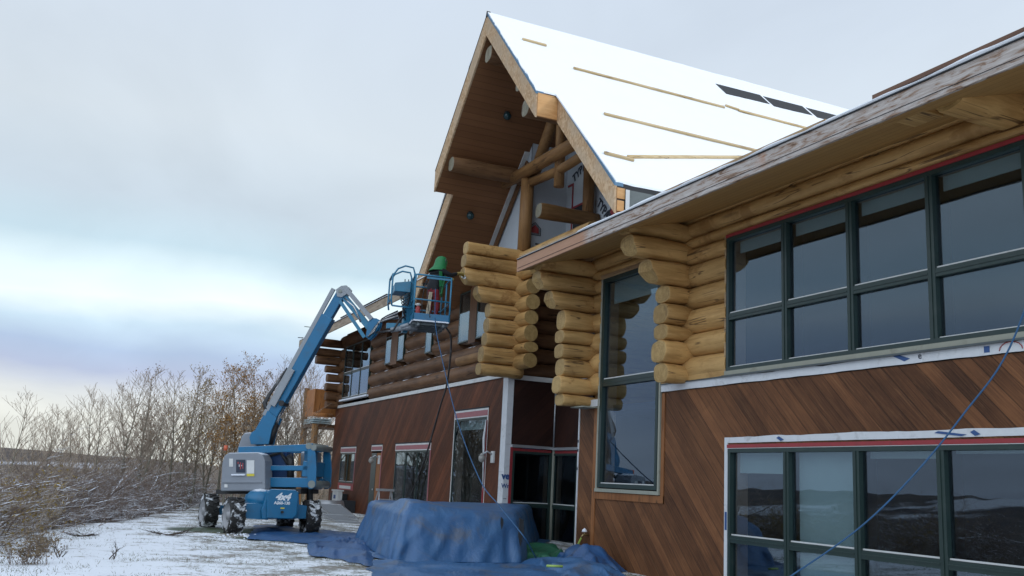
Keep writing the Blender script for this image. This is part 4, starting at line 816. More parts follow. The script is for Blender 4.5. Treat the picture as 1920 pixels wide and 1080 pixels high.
N=[(Q(0,0,.95),.15),(Q(0,.0,1.12),(.19,.17)),(Q(.01,0,1.32),(.225,.18)),(Q(.02,0,1.43),(.17,.13)),(Q(.04,0,1.51),.06),(Q(.07,0,1.60),.085),(Q(.08,0,1.68),.085),
   (Q(0,.11,.88),.105),(Q(.05,.14,.48),.075),(Q(0,.15,.10),.055),(Q(.14,.16,.05),.045),
   (Q(0,-.11,.88),.105),(Q(.05,-.14,.48),.075),(Q(-.02,-.15,.10),.055),(Q(.12,-.16,.05),.045),
   (Q(.03,.20,1.40),.09),(Q(.22,.26,1.22),.07),(Q(.46,.20,1.30),.05),(Q(.58,.17,1.36),.036),
   (Q(.03,-.20,1.40),.09),(Q(.24,-.27,1.32),.07),(Q(.48,-.22,1.42),.05),(Q(.61,-.19,1.46),.036)]
E=[(0,1),(1,2),(2,3),(3,4),(4,5),(5,6),(0,7),(7,8),(8,9),(9,10),(0,11),(11,12),(12,13),(13,14),(3,15),(15,16),(16,17),(17,18),(3,19),(19,20),(20,21),(21,22)]
for base,s in ((18,1),(22,-1)):        # gloved hands closed on the grinder
    bp=V(N[base][0]); k=len(N); palm=bp+pf*.05; N.append((palm,.032)); E.append((base,k))
    for j in range(4):
        o=ps*(-.03+.02*j)*1.0; L_=(.035,.042,.040,.030)[j]; a_=palm+pf*.04+o+V(0,0,.012); b_=a_+pf*L_*.7+V(0,0,-.02); c_=b_+V(0,0,-.035)-pf*.01
        q=len(N); N += [(a_,.011),(b_,.010),(c_,.009)]; E += [(k,q),(q,q+1),(q+1,q+2)]
    q=len(N); N += [(palm+ps*s*-.03+V(0,0,-.01),.013),(palm+ps*s*-.045+pf*.03+V(0,0,-.03),.011)]; E += [(k,q),(q,q+1)]
def mf(c):
    r=(V(c)-PB)/PSC; f=np.dot(r,pf); z=r[2]
    if z<.14: return 2
    if z<.92: return 1
    if f>.53 and z>1.2: return 3
    if z>1.53: return 4
    return 0
skin('body',N,E,mf,[m_jack,m_red,m_boot,m_glove,m_skin],person)
# face under the visor
fc=MB(); hc=Q(.09,0,1.66); fc.sphere(hc+pf*.095+V(0,0,-.01),.018,8,6); [fc.sphere(hc+pf*.085+ps*s*.035+V(0,0,.02),.012,8,6) for s in (-1,1)]; fc.bar(hc+pf*.088+ps*.025+V(0,0,-.05),hc+pf*.088-ps*.025+V(0,0,-.05),.01,.008); [fc.sphere(hc+ps*s*.088,.022,8,6) for s in (-1,1)]; fc.build('face',m_skin,person)
hd=MB(); n=20; vs=[]
for z,rf,rs,o in ((1.42,.215,.25,.01),(1.46,.20,.225,.01),(1.51,.18,.19,.03),(1.56,.165,.165,.05),(1.66,.165,.155,.06),(1.74,.15,.14,.05),(1.80,.105,.10,.045),(1.83,.02,.02,.04)):
    for i in range(n): a=2*math.pi*i/n; vs.append(Q(o+rf*math.cos(a),rs*math.sin(a),z+(.03*math.sin(3*a) if z<1.4 else 0)))
hd.add(vs,[(j*n+i,j*n+(i+1)%n,(j+1)*n+(i+1)%n,(j+1)*n+i) for j in range(7) for i in range(n)],0,True); hood=hd.build('hood',m_gr,person)
v=MB(); hv=unit(pf*.75-ps*.66); hs=V(-hv[1],hv[0],0); hcn=Q(.06,0,1.655); v.prism([hcn+hv*.105+hs*a_+V(0,0,b_) for a_,b_ in ((.11,-.08),(.11,.10),(-.11,.10),(-.11,-.08))],tuple(hv*.045)); v.build('visor',plain('visor_dark',(.05,.05,.06),.1),hood,bevel=.01)
v=MB(); [v.bar(hcn+hv*.14+hs*s+V(0,0,-.07),hcn+hv*.14+hs*s+V(0,0,.09),.02,.05,up=tuple(hv)) for s in (.11,)]; v.build('visor_frame',m_white,hood)
v=MB(); v.prism([Q(.17,-.13,1.38),Q(.18,.08,1.38),Q(.19,.08,.98),Q(.19,-.10,.76),Q(.11,-.16,.82),Q(.12,-.19,1.32)],tuple(-ps*.03+pf*.02)); v.prism([Q(-.10,-.215,1.38),Q(-.02,-.225,1.38),Q(.10,-.215,1.02),Q(.02,-.21,.98)],tuple(-ps*.015)); v.build('apron',m_gr,person)
gr=thing('angle_grinder','small grinder with steel disc in the worker glove at the log end','power tool',tuple(Q(.72,-.0,1.42)))
m=MB(); m.tube([Q(.58,-.17,1.43),Q(.70,-.14,1.43),Q(.78,-.10,1.42)],[.035,.032,.03],10); m.build('motor_body',plain('yellow_tool_body',(.42,.30,.06),.5),gr); m=MB(); m.tube([Q(.79,-.10,1.42),Q(.795,-.096,1.42)],.075,16); m.tube([Q(.74,-.12,1.42),Q(.80,-.09,1.42)],.022,8); m.build('disc',m_rod,gr)
m=MB(); m.prism([K(.40,.70,.03),K(.52,.72,.03),K(.60,.90,.98),K(.50,.88,.98)],(.02,.04,0)); tag=m.build('plank',wood('pale_plank',(.42,.36,.26),(.55,.48,.36),'z')); setp(tag,'pale plank standing upright in the lift basket beside the worker','plank')
bt=thing('spray_bottle','small white and red bottle on the basket floor','bottle',tuple(K(.22,.35,.03))); m=MB(); m.tube([K(.16,.35,.03),K(.16,.35,.40),K(.16,.35,.45)],[.07,.07,.03],10); m.build('bottle_body',m_redink,bt); m=MB(); m.sphere(K(.16,.35,.49),.065,10,6,sc=(1.2,1,.7)); m.build('cap',m_white,bt)
# ================================================================ HOSES, CABLES
def hose(name,label,pts,r,mat,cat='hose',n=40):
    P=[V(p) for p in pts]; out=[]                                      # catmull-rom
    Pp=[2*P[0]-P[1]]+P+[2*P[-1]-P[-2]]
    for i in range(1,len(Pp)-2):
        for t in np.linspace(0,1,n//(len(P)-1)+2)[:-1]:
            a,b,c,d=Pp[i-1:i+3]; out.append(.5*((2*b)+(c-a)*t+(2*a-5*b+4*c-d)*t*t+(3*b-a-3*c+d)*t**3))
    out.append(P[-1]); m=MB(); m.tube(out,r,6); o=m.build(name,mat); return setp(o,label,cat)
m_bh=plain('blue_air_hose',(.02,.09,.20),.5)
hose('air_hose','thin blue hose hanging from the basket down to the tarp pile',[K(.55,-.02,.9),K(.60,-.03,0),at(826,660,y=23.2),at(858,790,y=21.2),at(900,900,y=19),at(936,948,y=17.5),at(985,1010,y=16.2),at(1010,1050,z=.12),at(1060,1072,z=.08)],.013,m_bh)
hose('air_hose','blue hose slung diagonally across the near wing from the roof edge',[(8.75,5.6,6.3),at(1920,585,x=8.9),at(1800,785,x=8.7),at(1640,965,x=8.3),at(1480,1082,x=7.9),(7.3,9.8,.05)],.010,m_bh)
hose('black_hose','black hose dropping from the basket along the dark log wall',[K(.95,.5,.0),at(846,640,y=25.2),at(838,720,x=10.8),at(826,760,x=11.1),at(800,850,x=11.2),at(772,925,x=11.25),at(768,945,x=11.2)],.030,m_hose)
# basket cables loop
hose('power_cable','thin dark cable looping over the basket rail',[K(.45,-.02,.1),K(.35,0,.6),K(.3,.02,1.13),K(.25,.3,.6),K(.3,.3,.1)],.012,m_hose,'cable')
# ================================================================ SMALL THINGS AT THE HOUSE
def lantern(px,py,label):
    p=at(px,py,x=XL-.02); t=thing('wall_lantern',label,'lamp',tuple(p),'wall lanterns on the far wing'); m=MB(); m.box(p+V(-.03,-.1,-.17),p+V(.02,.1,.17)); m.build('back_plate',m_white,t)
    m=MB(); m.tube([p+V(-.03,0,.08),p+V(-.18,.05,.16),p+V(-.28,.1,.06)],.03,6); m.build('bracket',m_alu,t); m=MB(); q=p+V(-.30,.12,-.05); m.sphere(q,.105,12,8,sc=(1,1,1.15)); m.tube([q+V(0,0,.07),q+V(0,0,.15)],[.09,.03],8); m.build('glass_shade',plain('dusty_shade%d'%px,(.32,.31,.28),.3,var=.3,scale=20),t)
lantern(924,857,'round glass wall lantern right of the tall single window'); lantern(711,862,'round glass wall lantern over the narrow side door')
def meter():
    p=at(636,935,x=XL-.5); t=thing('utility_box','small white utility box on a post beside the far wall','utility box',(p[0],p[1],0)); m=MB(); m.box(p+V(-.2,-.45,-.2),p+V(.0,.45,.32)); m.box(p+V(-.24,-.5,.32),p+V(.04,.5,.38)); m.build('box',m_white,t); m=MB(); m.box(p+V(-.05,-.46,-1),p+V(0,-.36,-.2)); m.box(p+V(-.05,.36,-1),p+V(0,.46,-.2)); m.build('post',m_white,t); m=MB(); m.box(p+V(-.215,-.1,.0),p+V(-.2,.2,.16)); m.build('dial',m_blueink,t)
meter()
m=MB(); m.box((XL-.3,42.0,0),(XL-.01,43.8,.75)); m.box((XL-.55,40.6,0),(XL-.01,41.2,.5)); setp(m.build('dark_crate',m_felt),'dark crate against the far wall under the utility box','crate')
def ladder():
    p=at(722,922,y=33.0); t=thing('step_ladder','aluminium step ladder top showing above the tarp pile','ladder',(p[0],p[1],0)); z=p[2]+.02
    m=MB(); [m.bar((p[0]+s*.22,p[1],z),(p[0]+s*.32,p[1]-.45,0),.03,.08) for s in (-1,1)]; [m.bar((p[0]-.22-.03*k,p[1]-.12*k,z-.28*k),(p[0]+.22+.03*k,p[1]-.12*k,z-.28*k),.08,.03) for k in range(1,4)]; m.build('front_frame',m_alu,t)
    m=MB(); [m.bar((p[0]+s*.22,p[1]+.05,z),(p[0]+s*.32,p[1]+.6,0),.03,.06) for s in (-1,1)]; m.build('rear_frame',m_alu,t); m=MB(); m.box((p[0]-.30,p[1]-.12,z),(p[0]+.30,p[1]+.14,z+.08)); m.build('cap',m_alu,t)
ladder()
def screens():
    for i,(p,lab,rz,tilt) in enumerate(((at(632,968,z=.1),'grey framed window screen leaning on the pile by the right tyre',.0,.26),(at(640,975,z=.05),'lower window screen lying on the snow under the leaning one',.25,.12))):
        t=thing('window_screen',lab,'window screen',tuple(p),'window screens stacked by the wall'); ux=unit((math.cos(rz)*.9,-math.sin(rz)-.25,0)); uy=unit((-.15,1.0,tilt)); W_,H_=.42,1.7
        c=V(p)+V(0,0,.03+.14*(i==0)); m=MB(); P=lambda a,b:c+ux*a+uy*b
        for a,b in ((P(-W_,-H_/2),P(W_,-H_/2)),(P(-W_,H_/2),P(W_,H_/2)),(P(-W_,-H_/2),P(-W_,H_/2)),(P(W_,-H_/2),P(W_,H_/2)),(P(-W_,-H_/4),P(W_,-H_/4))): m.bar(a,b,.06,.04)
        m.build('frame',m_alu,t); m=MB(); m.prism([P(-W_,-H_/2),P(W_,-H_/2),P(W_,H_/2),P(-W_,H_/2)],(0,0,.008)); m.build('mesh',plain('screen_mesh%d'%i,(.20,.21,.22),.7,scale=30,var=.3),t)
    p=at(618,943,z=.5); m=MB(); m.add(sum([[ (p[0]-.4+x_,p[1]+.35*math.cos(a)*1.2,.15+.45*math.sin(a)) for a in np.linspace(0,math.pi,9)] for x_ in (0,.9)],[]),[(i,i+1,i+10,i+9) for i in range(8)],0,True); o=m.build('bent_sheet',m_alu); s=o.modifiers.new('t','SOLIDIFY'); s.thickness=.02; setp(o,'curved grey sheet metal scrap behind the right tyre','metal sheet')
    a=at(645,960,z=.06); b=at(672,968,z=.06); m=MB(); m.tube([a,b],.05,8); setp(m.build('downpipe',m_white),'white pipe lying on the snow at the base of the far wall','pipe')
    m=MB(); m.tube([a+V(-.5,.6,.35),a+V(-.1,.1,.25),a+V(.1,.8,.3)],.06,8); m.tube([a+V(-.9,.9,.4),a+V(-.6,.4,.3)],.05,8); setp(m.build('pipe_bracket',m_alu),'jumble of pipe fittings beyond the leaning screens','pipe fittings')
screens()
p=at(1101,1003,x=XR-.03); t=thing('garden_tap','outdoor tap with a snow cap on the near wing cedar wall','tap',tuple(p)); m=MB(); m.tube([p+V(.02,0,0),p+V(-.10,0,0),p+V(-.14,0,-.05)],.022,8); m.tube([p+V(-.07,0,.0),p+V(-.07,0,.06)],.012,6); m.build('spout',plain('brass',(.30,.22,.10),.4,.6),t); m=MB(); m.tube([p+V(-.07,0,.06),p+V(-.07,0,.10),p+V(-.07,0,.14)],[.06,.05,.005],10); m.build('snow_cap',m_snow2,t)
hose('garden_hose','yellow green garden hose hanging from the tap',[p+V(-.14,0,-.06),p+V(-.2,.05,-.25),p+V(-.3,.05,-.6),V(p[0]-.45,p[1]-.1,.02),V(p[0]-.9,p[1]-.6,.03)],.022,plain('yellow_green_hose',(.28,.38,.06),.5))
a=at(1025,1061,z=.22); b=at(1055,1062,z=.22); m=MB(); m.tube([a,b],.022,8); setp(m.build('garden_hose_end',plain('lime_hose',(.35,.5,.12),.5)),'short lime green hose end on the blue tarp','hose')
# ================================================================ TARPS
def tarp_m(name,c1,c2,dirt,amt):
    t=NT(name); P=t.pos(); n=t.noise(P,1.1,6,.65,.5); c=t.mix(t.noise(P,2.6,4),tuple(q*.9 for q in c1),tuple(q*.9 for q in c2)); c=t.mix(t.math('MULTIPLY',t.step(n,.50,.66),amt),c,dirt)
    sc_=t.noise(t.scale(P,(1.0,1.0,.6)),9,8,.75,2.5); c=t.mix(t.math('MULTIPLY',t.step(sc_,.60,.70),.30),c,(.30,.36,.42))
    wv=t.noise(P,3.2,7,.62,1.2); return t.out(c,.42,normal=t.bump(t.math('ADD',wv,t.math('MULTIPLY',t.noise(P,60,2),.08)),.55,.05),spec=.5)
m_tarp=tarp_m('worn_blue_tarp',(.032,.115,.28),(.062,.155,.30),(.12,.115,.11),.6); m_tarp2=tarp_m('blue_tarp',(.014,.065,.20),(.03,.11,.25),(.06,.08,.12),.5); m_gtarp=tarp_m('green_tarp',(.012,.10,.05),(.02,.15,.08),(.05,.06,.05),.3)
def bulge(s): return s*s*(3-2*s)
def draped():
    cor=[at(738,1058,z=0),at(978,1060,z=0),at(1008,1012,z=0)+V(.2,.5,0),at(668,1018,z=0)+V(.1,.5,0)]; A,Bc,C_,D=cor; H=1.04; nt,nr=280,90
    cen=(A+Bc+C_+D)/4
    seglen=[np.linalg.norm(cor[(i+1)%4]-cor[i]) for i in range(4)]; per=sum(seglen); vs=[]
    for k in range(nt):
        s=k/nt*per; i=0
        while s>seglen[i]: s-=seglen[i]; i+=1
        u=s/seglen[i]; b=cor[i]*(1-u)+cor[(i+1)%4]*u; e=unit(cor[(i+1)%4]-cor[i]); out=V(e[1],-e[0],0); dcor=min(u,1-u)*seglen[i]; rad=unit(b-cen)
        big=mn.noise(Vector((s*1.1,i*3.3,0))); fine=mn.noise(Vector((s*3.2,i*5.1,1)))
        pleat=max(0,1-abs(dcor-.25)/.16) if i in (0,3) else 0
        for j in range(nr):
            t=j/(nr-1)
            if t<.28:
                q=t/.28; p=cen+(b-cen)*q*.87; z=H+.16*math.exp(-((p[0]-6.5)**2/.5+(p[1]-19.0)**2/1.2))+.015*mn.noise(Vector((p[0]*2,p[1]*2,0)))-.02*q
                z-=.05*max(0,(q-.93)/.07)**2
            elif t<.82:
                q=(t-.28)/.54; cp=min(1,q*9)**.7
                rd=1-abs(mn.noise(Vector((s*1.7+.5*q,i*2.2,.6*q)))*3.0); fold=(big*.12+fine*.07)*q+.09*max(0,rd)*bulge(min(1,q*1.3))*(1-.3*q)+.03*mn.noise(Vector((s*5,q*2+i,3)))-.09*pleat*bulge(min(1,q*1.5))
                p=cen+(b-cen)*(.87+.035*cp+.095*q)+out*fold-rad*.07*max(0,1-dcor/.3)*(1-q*.3); z=(H-.07)*(1-q)+.02+.012*fine
            else:
                q=(t-.82)/.18; wd=.12+.20*abs(mn.noise(Vector((k*.09,1.5,0))))+(.15 if i==1 else .0)
                p=b+out*((big*.11+fine*.07)+wd*q)-out*.09*pleat*(1-q); z=.03+.07*abs(mn.noise(Vector((p[0]*2.1,p[1]*2.1,3))))*math.sin(math.pi*q)
            nz_=.010*mn.noise(Vector((p[0]*4,p[1]*4,z*4))); p=p+out*nz_*1.5; vs.append((p[0],p[1],max(.012,z+nz_)))
    f=[(k*nr+j,((k+1)%nt)*nr+j,((k+1)%nt)*nr+j+1,k*nr+j+1) for k in range(nt) for j in range(nr-1)]
    m=MB(); m.add(vs,f,0,True); o=m.build('covered_pile',m_tarp); setp(o,'large boxy pile covered by a worn blue tarp','tarp')
    h=MB(); nrm=unit(V(Bc[1]-A[1],-(Bc[0]-A[0]),0))
    for (px,py,pts) in ((941,979,((-.03,.10),(.02,.06),(.03,-.02),(.0,-.14),(-.03,-.03))),(976,1000,((-.05,.30),(.05,.26),(.07,.0),(.0,-.26),(-.05,-.05)))):
        q=hit(px,py,tuple(Bc*.5+A*.5+nrm*.07),nrm); ex=unit(Bc-A); h.prism([q+ex*a_+V(0,0,b_) for a_,b_ in pts],tuple(nrm*.02))
    h.build('tear',m_felt,o)
draped()
def crumple(name,label,quad,nu,nv,amp,mat,freq=2.2,seed=0,edge=.25,hump=0):
    """quad: 4 ground points"""
    a,b,c,d=[V(*q) for q in quad]; vs=[]
    for i in range(nu):
        for j in range(nv):
            u,v=i/(nu-1),j/(nv-1); uu=u+edge*.12*mn.noise(Vector((v*6,seed,u*2))); vv=v+edge*.5*mn.noise(Vector((u*5,seed+4,v*2)))
            p=(a*(1-uu)+b*uu)*(1-vv)+(d*(1-uu)+c*uu)*vv; bd=min(u,1-u,v,1-v)*2
            wx=p[0]+.25*mn.noise(Vector((p[0]*1.1,p[1]*1.1,seed))); wy=p[1]+.25*mn.noise(Vector((p[0]*1.1,p[1]*1.1,seed+7)))
            r=1-abs(mn.noise(Vector((wx*freq*.55,wy*freq*.8,seed)))*2.0); r2=mn.noise(Vector((wx*freq*1.3,wy*freq*1.6,seed+9)))
            z=.012+(amp*.8*max(0,r)**1.5+amp*.35*r2+amp*.15)*min(1,bd*4+.1)+hump*math.sin(math.pi*min(1,max(0,u)))*math.sin(math.pi*min(1,max(0,v)))**.7
            z=max(.012,z)
            vs.append((p[0],p[1],z))
    m=MB(); m.add(vs,[(i*nv+j,(i+1)*nv+j,(i+1)*nv+j+1,i*nv+j+1) for i in range(nu-1) for j in range(nv-1)],0,True); o=m.build(name,mat); return setp(o,label,'tarp')
g=lambda px,py:tuple(at(px,py,z=0))
crumple('ground_tarp','dark blue tarp spread on the ground below the lift',[g(462,1012),g(690,1028),(8.6,24.6,0),g(480,985)],90,50,.09,m_tarp2,1.6,3)
crumple('bunched_tarp','bunched blue tarp edge left of the covered pile',[g(578,1042),g(700,1062),g(700,1015),g(575,1016)],80,40,.14,m_tarp2,1.8,5,hump=.04)
crumple('loose_tarp','loose blue tarp rumpled along the foot of the pile',[g(700,1100),g(1135,1130),g(1090,1062),g(690,1050)],160,50,.09,m_tarp,1.6,8,hump=.0)
crumple('heaped_tarp','heap of blue tarp against the near wing wall',[(9.15,15.9,0),(10.28,16.5,0),(10.30,18.7,0),(9.5,18.2,0)],60,60,.14,m_tarp2,1.9,11,hump=.36)
crumple('green_tarp','crumpled green tarp in front of the frosted window',[(8.9,17.4,0),(10.2,18.9,0),(11.6,22.0,0),(9.0,20.2,0)],60,60,.18,m_gtarp,1.6,14,hump=.10)
crumple('loose_tarp','rumpled blue tarp between the pile and the near wing wall',[(8.0,14.6,0),(9.6,15.3,0),(10.2,18.0,0),(8.6,18.0,0)],70,70,.16,m_tarp,1.7,17,hump=.08)
# ================================================================ GROUND
EDGE=[(-40,-3.5),(5,-2.2),(15,-.9),(20.7,-.75),(24.2,0.0),(26.9,.9),(29.3,2.0),(35,3.6),(41.6,5.3),(48,7.5),(52,10),(58,20),(300,60)]
def edge_x(y): return float(np.interp(y,[e[0] for e in EDGE],[e[1] for e in EDGE]))
def ridge_el(az):   # degrees, azimuth from +Y, negative to the left
    return float(np.interp(az,[-180,-90,-60,-45,-35,-20,-8,-4,-1,2,10,40],[.2,.3,.35,.45,.30,.75,.70,.60,.45,.25,.1,.0]))
def ground_h(x,y):
    ex=edge_x(y)+.35*mn.noise(Vector((y*.35,2,0))); d=ex-x
    lawn=.03*mn.noise(Vector((x*.8,y*.8,0)))+.015*mn.noise(Vector((x*3,y*3,5)))
    z=lawn
    if d>0:
        t=min(1,d/9); z=lawn*(1-t)-2.6*bulge(t)-min(22,max(0,d-6)*.16)
        r=math.hypot(x,y); az=math.degrees(math.atan2(x,y)); R0=520
        k=bulge(min(1,max(0,(r-170)/(R0-170)))); zr=1.6+R0*math.tan(math.radians(ridge_el(az)))+4*mn.noise(Vector((az*.13,0,0)))*.35
        rel=4.5*mn.noise(Vector((x*.008,y*.008,0)))*min(1,d/120)*(1-k)
        z=z*(1-k)+zr*k+rel
        if r>R0: z=zr-(r-R0)*.02
    return z
def make_ground():
    n=300; t=np.linspace(-1,1,n); s=np.sinh(t*5.6)/math.sinh(5.6); xs=2+s*1500; ys=26+s*1500
    # extra density near the lawn
    xs=np.sort(np.concatenate([xs,np.linspace(-12,14,110)])); ys=np.sort(np.concatenate([ys,np.linspace(8,52,150)])); nx,ny=len(xs),len(ys)
    vs=np.zeros((nx*ny,3)); lw=np.zeros(nx*ny,np.float32)
    for i,x in enumerate(xs):
        for j,y in enumerate(ys):
            k=i*ny+j; vs[k]=(x,y,ground_h(x,y)); lw[k]=edge_x(y)+.35*mn.noise(Vector((y*.35,2,0)))-x
    I,J=np.meshgrid(np.arange(nx-1),np.arange(ny-1),indexing='ij'); b=(I*ny+J).ravel(); f=np.stack([b,b+ny,b+ny+1,b+1],axis=1)
    t=NT('ground_snow_and_scrub'); P=t.pos(); at_=t.N('Attribute',{'attribute_name':'bank'}).outputs['Fac']
    n1=t.noise(P,1.1,7,.62); n2=t.noise(P,9,6,.7); n3=t.noise(P,38,4,.6); X=t.xyz(P)
    gx=t.step(X[0],-1.5,5.5)
    cov=t.math('ADD',t.math('MULTIPLY',n1,.55),t.math('ADD',t.math('MULTIPLY',n2,.42),t.math('MULTIPLY',n3,.22)))   # mean ~.6
    thr=t.math('MULTIPLY_ADD',gx,.14,-.035)
    sp_=t.step(t.math('ADD',cov,thr),.635,.74)
    # bare ring by the tyres
    def spot(cx,cy,rx,ry):
        dx=t.math('DIVIDE',t.math('SUBTRACT',X[0],cx),rx); dy=t.math('DIVIDE',t.math('SUBTRACT',X[1],cy),ry); r2=t.math('ADD',t.math('MULTIPLY',dx,dx),t.math('MULTIPLY',dy,dy)); return t.math('SUBTRACT',1,t.step(t.math('ADD',r2,t.math('MULTIPLY',n2,1.2)),1.1,1.6))
    bare=t.math('MAXIMUM',spot(3.7,26.4,1.3,1.3),t.math('MAXIMUM',spot(5.2,23.7,1.6,.55),spot(6.0,26.6,1.6,1.8)))
    grass=t.mix(n2,(.045,.055,.022),(.13,.12,.05)); grass=t.mix(t.step(n1,.5,.6),grass,(.15,.115,.065)); gr2=t.mix(n2,(.02,.04,.012),(.05,.075,.025))
    snow=t.mix(n2,(.80,.83,.88),(.90,.92,.95)); lawn=t.mix(t.math('MULTIPLY',sp_,.85),snow,grass); lawn=t.mix(t.math('MULTIPLY',bare,.9),lawn,gr2)
    bb_=t.mix(t.step(t.noise(P,2.5,7,.7),.50,.60),(.12,.085,.055),(.40,.40,.42)); bb_=t.mix(t.step(n3,.45,.65),(.09,.065,.045),bb_)
    far=t.noise(t.scale(P,(.35,1.0,1)),.012,6,.62,.4); wd=t.noise(P,.06,6,.7); hills=t.mix(t.step(wd,.42,.58),(.045,.037,.038),(.085,.066,.056)); hills=t.mix(t.math('MULTIPLY',t.step(far,.52,.57),.85),hills,(.55,.57,.62))
    dd=t.step(at_,25.0,60.0); bank=t.mix(dd,bb_,hills)
    ed=t.step(t.math('ADD',at_,t.math('MULTIPLY',t.math('SUBTRACT',n1,.5),2.2)),-.1,.7)
    m=t.out(t.mix(ed,lawn,bank),.8,normal=t.bump(t.math('ADD',t.math('MULTIPLY',n2,.6),t.math('MULTIPLY',n3,.4)),.6,.05),spec=.2)
    o=np_mesh('ground',vs,f,m,smooth=True); a=o.data.attributes.new('bank','FLOAT','POINT'); a.data.foreach_set('value',lw); o['kind']='structure'
make_ground()
# ================================================================ PLANTS
def bark_m(name,c1,c2,snow=.5,lo=.35):
    t=NT(name); n=t.noise(t.pos(),6,5,.6); c=t.mix(n,c1,c2); return t.out(add_snow(t,c,snow,lo,5),.8,spec=.2)
m_twig=bark_m('twig_bark',(.20,.155,.115),(.46,.38,.30),.9,.85); m_brush=bark_m('snowy_brush_bark',(.10,.072,.06),(.27,.205,.165),1.3,.72); m_asp=bark_m('aspen_bark',(.13,.115,.085),(.30,.28,.22),.4,.75)
def leafm(name,a,b):
    t=NT(name); w=t.noise(t.pos(),3,3); t.m.use_backface_culling=False; return t.out(t.mix(w,a,b),.7,spec=.2)
m_leafo=leafm('orange_leaf',(.26,.12,.035),(.38,.22,.07)); m_leafy=leafm('yellow_leaf',(.20,.14,.035),(.30,.20,.05)); m_leafb=leafm('brown_leaf',(.12,.06,.03),(.22,.12,.055))
def branch(segs,r,p,d,L,rad,depth,maxd,up=.25,spread=.6,tips=None,n=5,wob=.13):
    k=n; step=L/k; q=p.copy(); dd=d.copy(); r0=rad
    for i in range(k):
        dd=unit(dd+V(r.gauss(0,wob),r.gauss(0,wob),r.gauss(0,wob*.6)+up*.16)); q2=q+dd*step; r1=rad*(1-.75*(i+1)/k)
        segs.append((*q,*q2,r0,r1)); r0=r1; q=q2
        if depth<maxd and i>=(1 if depth else 1):
            for _ in range(2 if depth else r.choice((1,2,2))):
                a=r.uniform(0,6.283); side=V(math.cos(a),math.sin(a),0); nd=unit(dd*.75+side*spread+V(0,0,.15)); branch(segs,r,q,nd,L*r.uniform(.30,.52),r1*.62+.0015,depth+1,maxd,up,spread,tips,4 if depth else 5,wob)
    if tips is not None and depth>=maxd-1: tips.append(q)
def leaves(tips,r,n,size,spread=.25):
    vs=[];fs=[]
    for _ in range(n):
        c=tips[r.randrange(len(tips))]+V(r.gauss(0,spread),r.gauss(0,spread),r.gauss(0,spread)); a=unit((r.gauss(0,1),r.gauss(0,1),r.gauss(0,1))); b=unit(np.cross(a,(r.gauss(0,1),r.gauss(0,1),r.gauss(0,1)))); s=size*r.uniform(.6,1.3)
        k=len(vs); vs += [c-a*s,c+b*s*.6,c+a*s,c-b*s*.6]; fs.append((k,k+1,k+2,k+3))
    return np.array(vs),np.array(fs)
def tree(px,dist_y,ytop,label,leaf=None,nleaf=0,seed=0,mat=m_asp,stems=1,spread=.5,group=None,lean=0):
    b=at(px,862+.0515*(px-118)+20,y=dist_y); x,y=float(b[0]),dist_y; z0=ground_h(x,y); top=at(px,ytop,y=dist_y)[2]; H=top-z0; r=random.Random(seed)
    root=thing('bare_tree',label,'tree',(x,y,z0),group); cr=[];tips=[]; rmin=.003+.00007*dist_y
    for s in range(stems):
        tr=[]; h=H*(1 if s==0 else r.uniform(.6,.92)); p=V(x+(r.uniform(-.5,.5) if s else 0),y+(r.uniform(-.5,.5) if s else 0),z0-.15); d=unit(V(r.gauss(0,.05)+lean,r.gauss(0,.05),1)); k=13; rad=.018+.0075*h; r0=rad; q=p.copy()
        for i in range(k):
            d=unit(d+V(r.gauss(0,.045),r.gauss(0,.045),.05)); q2=q+d*h/k; r1=rad*(1-.92*(i+1)/k)+.003; tr.append((*q,*q2,r0,r1)); r0=r1; q=q2
            if i>=3:
                f=(i-2)/(k-2); 
                for _ in range(4):
                    a=r.uniform(0,6.283); side=V(math.cos(a),math.sin(a),0); branch(cr,r,q,unit(side*spread*1.3+V(0,0,.9)),h*(.34*(1-f)+.07)*r.uniform(.7,1.15),r1*.5+.003,1,2,.3,.6,tips,4)
        v,f=seg_arrays(tr,6); np_mesh('trunk',v,f,mat,root,smooth=True)
    cr=np.array(cr); cr[:,6:8]=np.maximum(cr[:,6:8],rmin)
    v,f=seg_arrays(cr,3); mats=[m_twig]; mi=np.zeros(len(f),int); np_mesh('crown',v,f,m_twig,root)
    if leaf is not None: v,f=leaves(tips,r,nleaf,.035,.07); np_mesh('leaves',v,f,leaf,root)
    return root
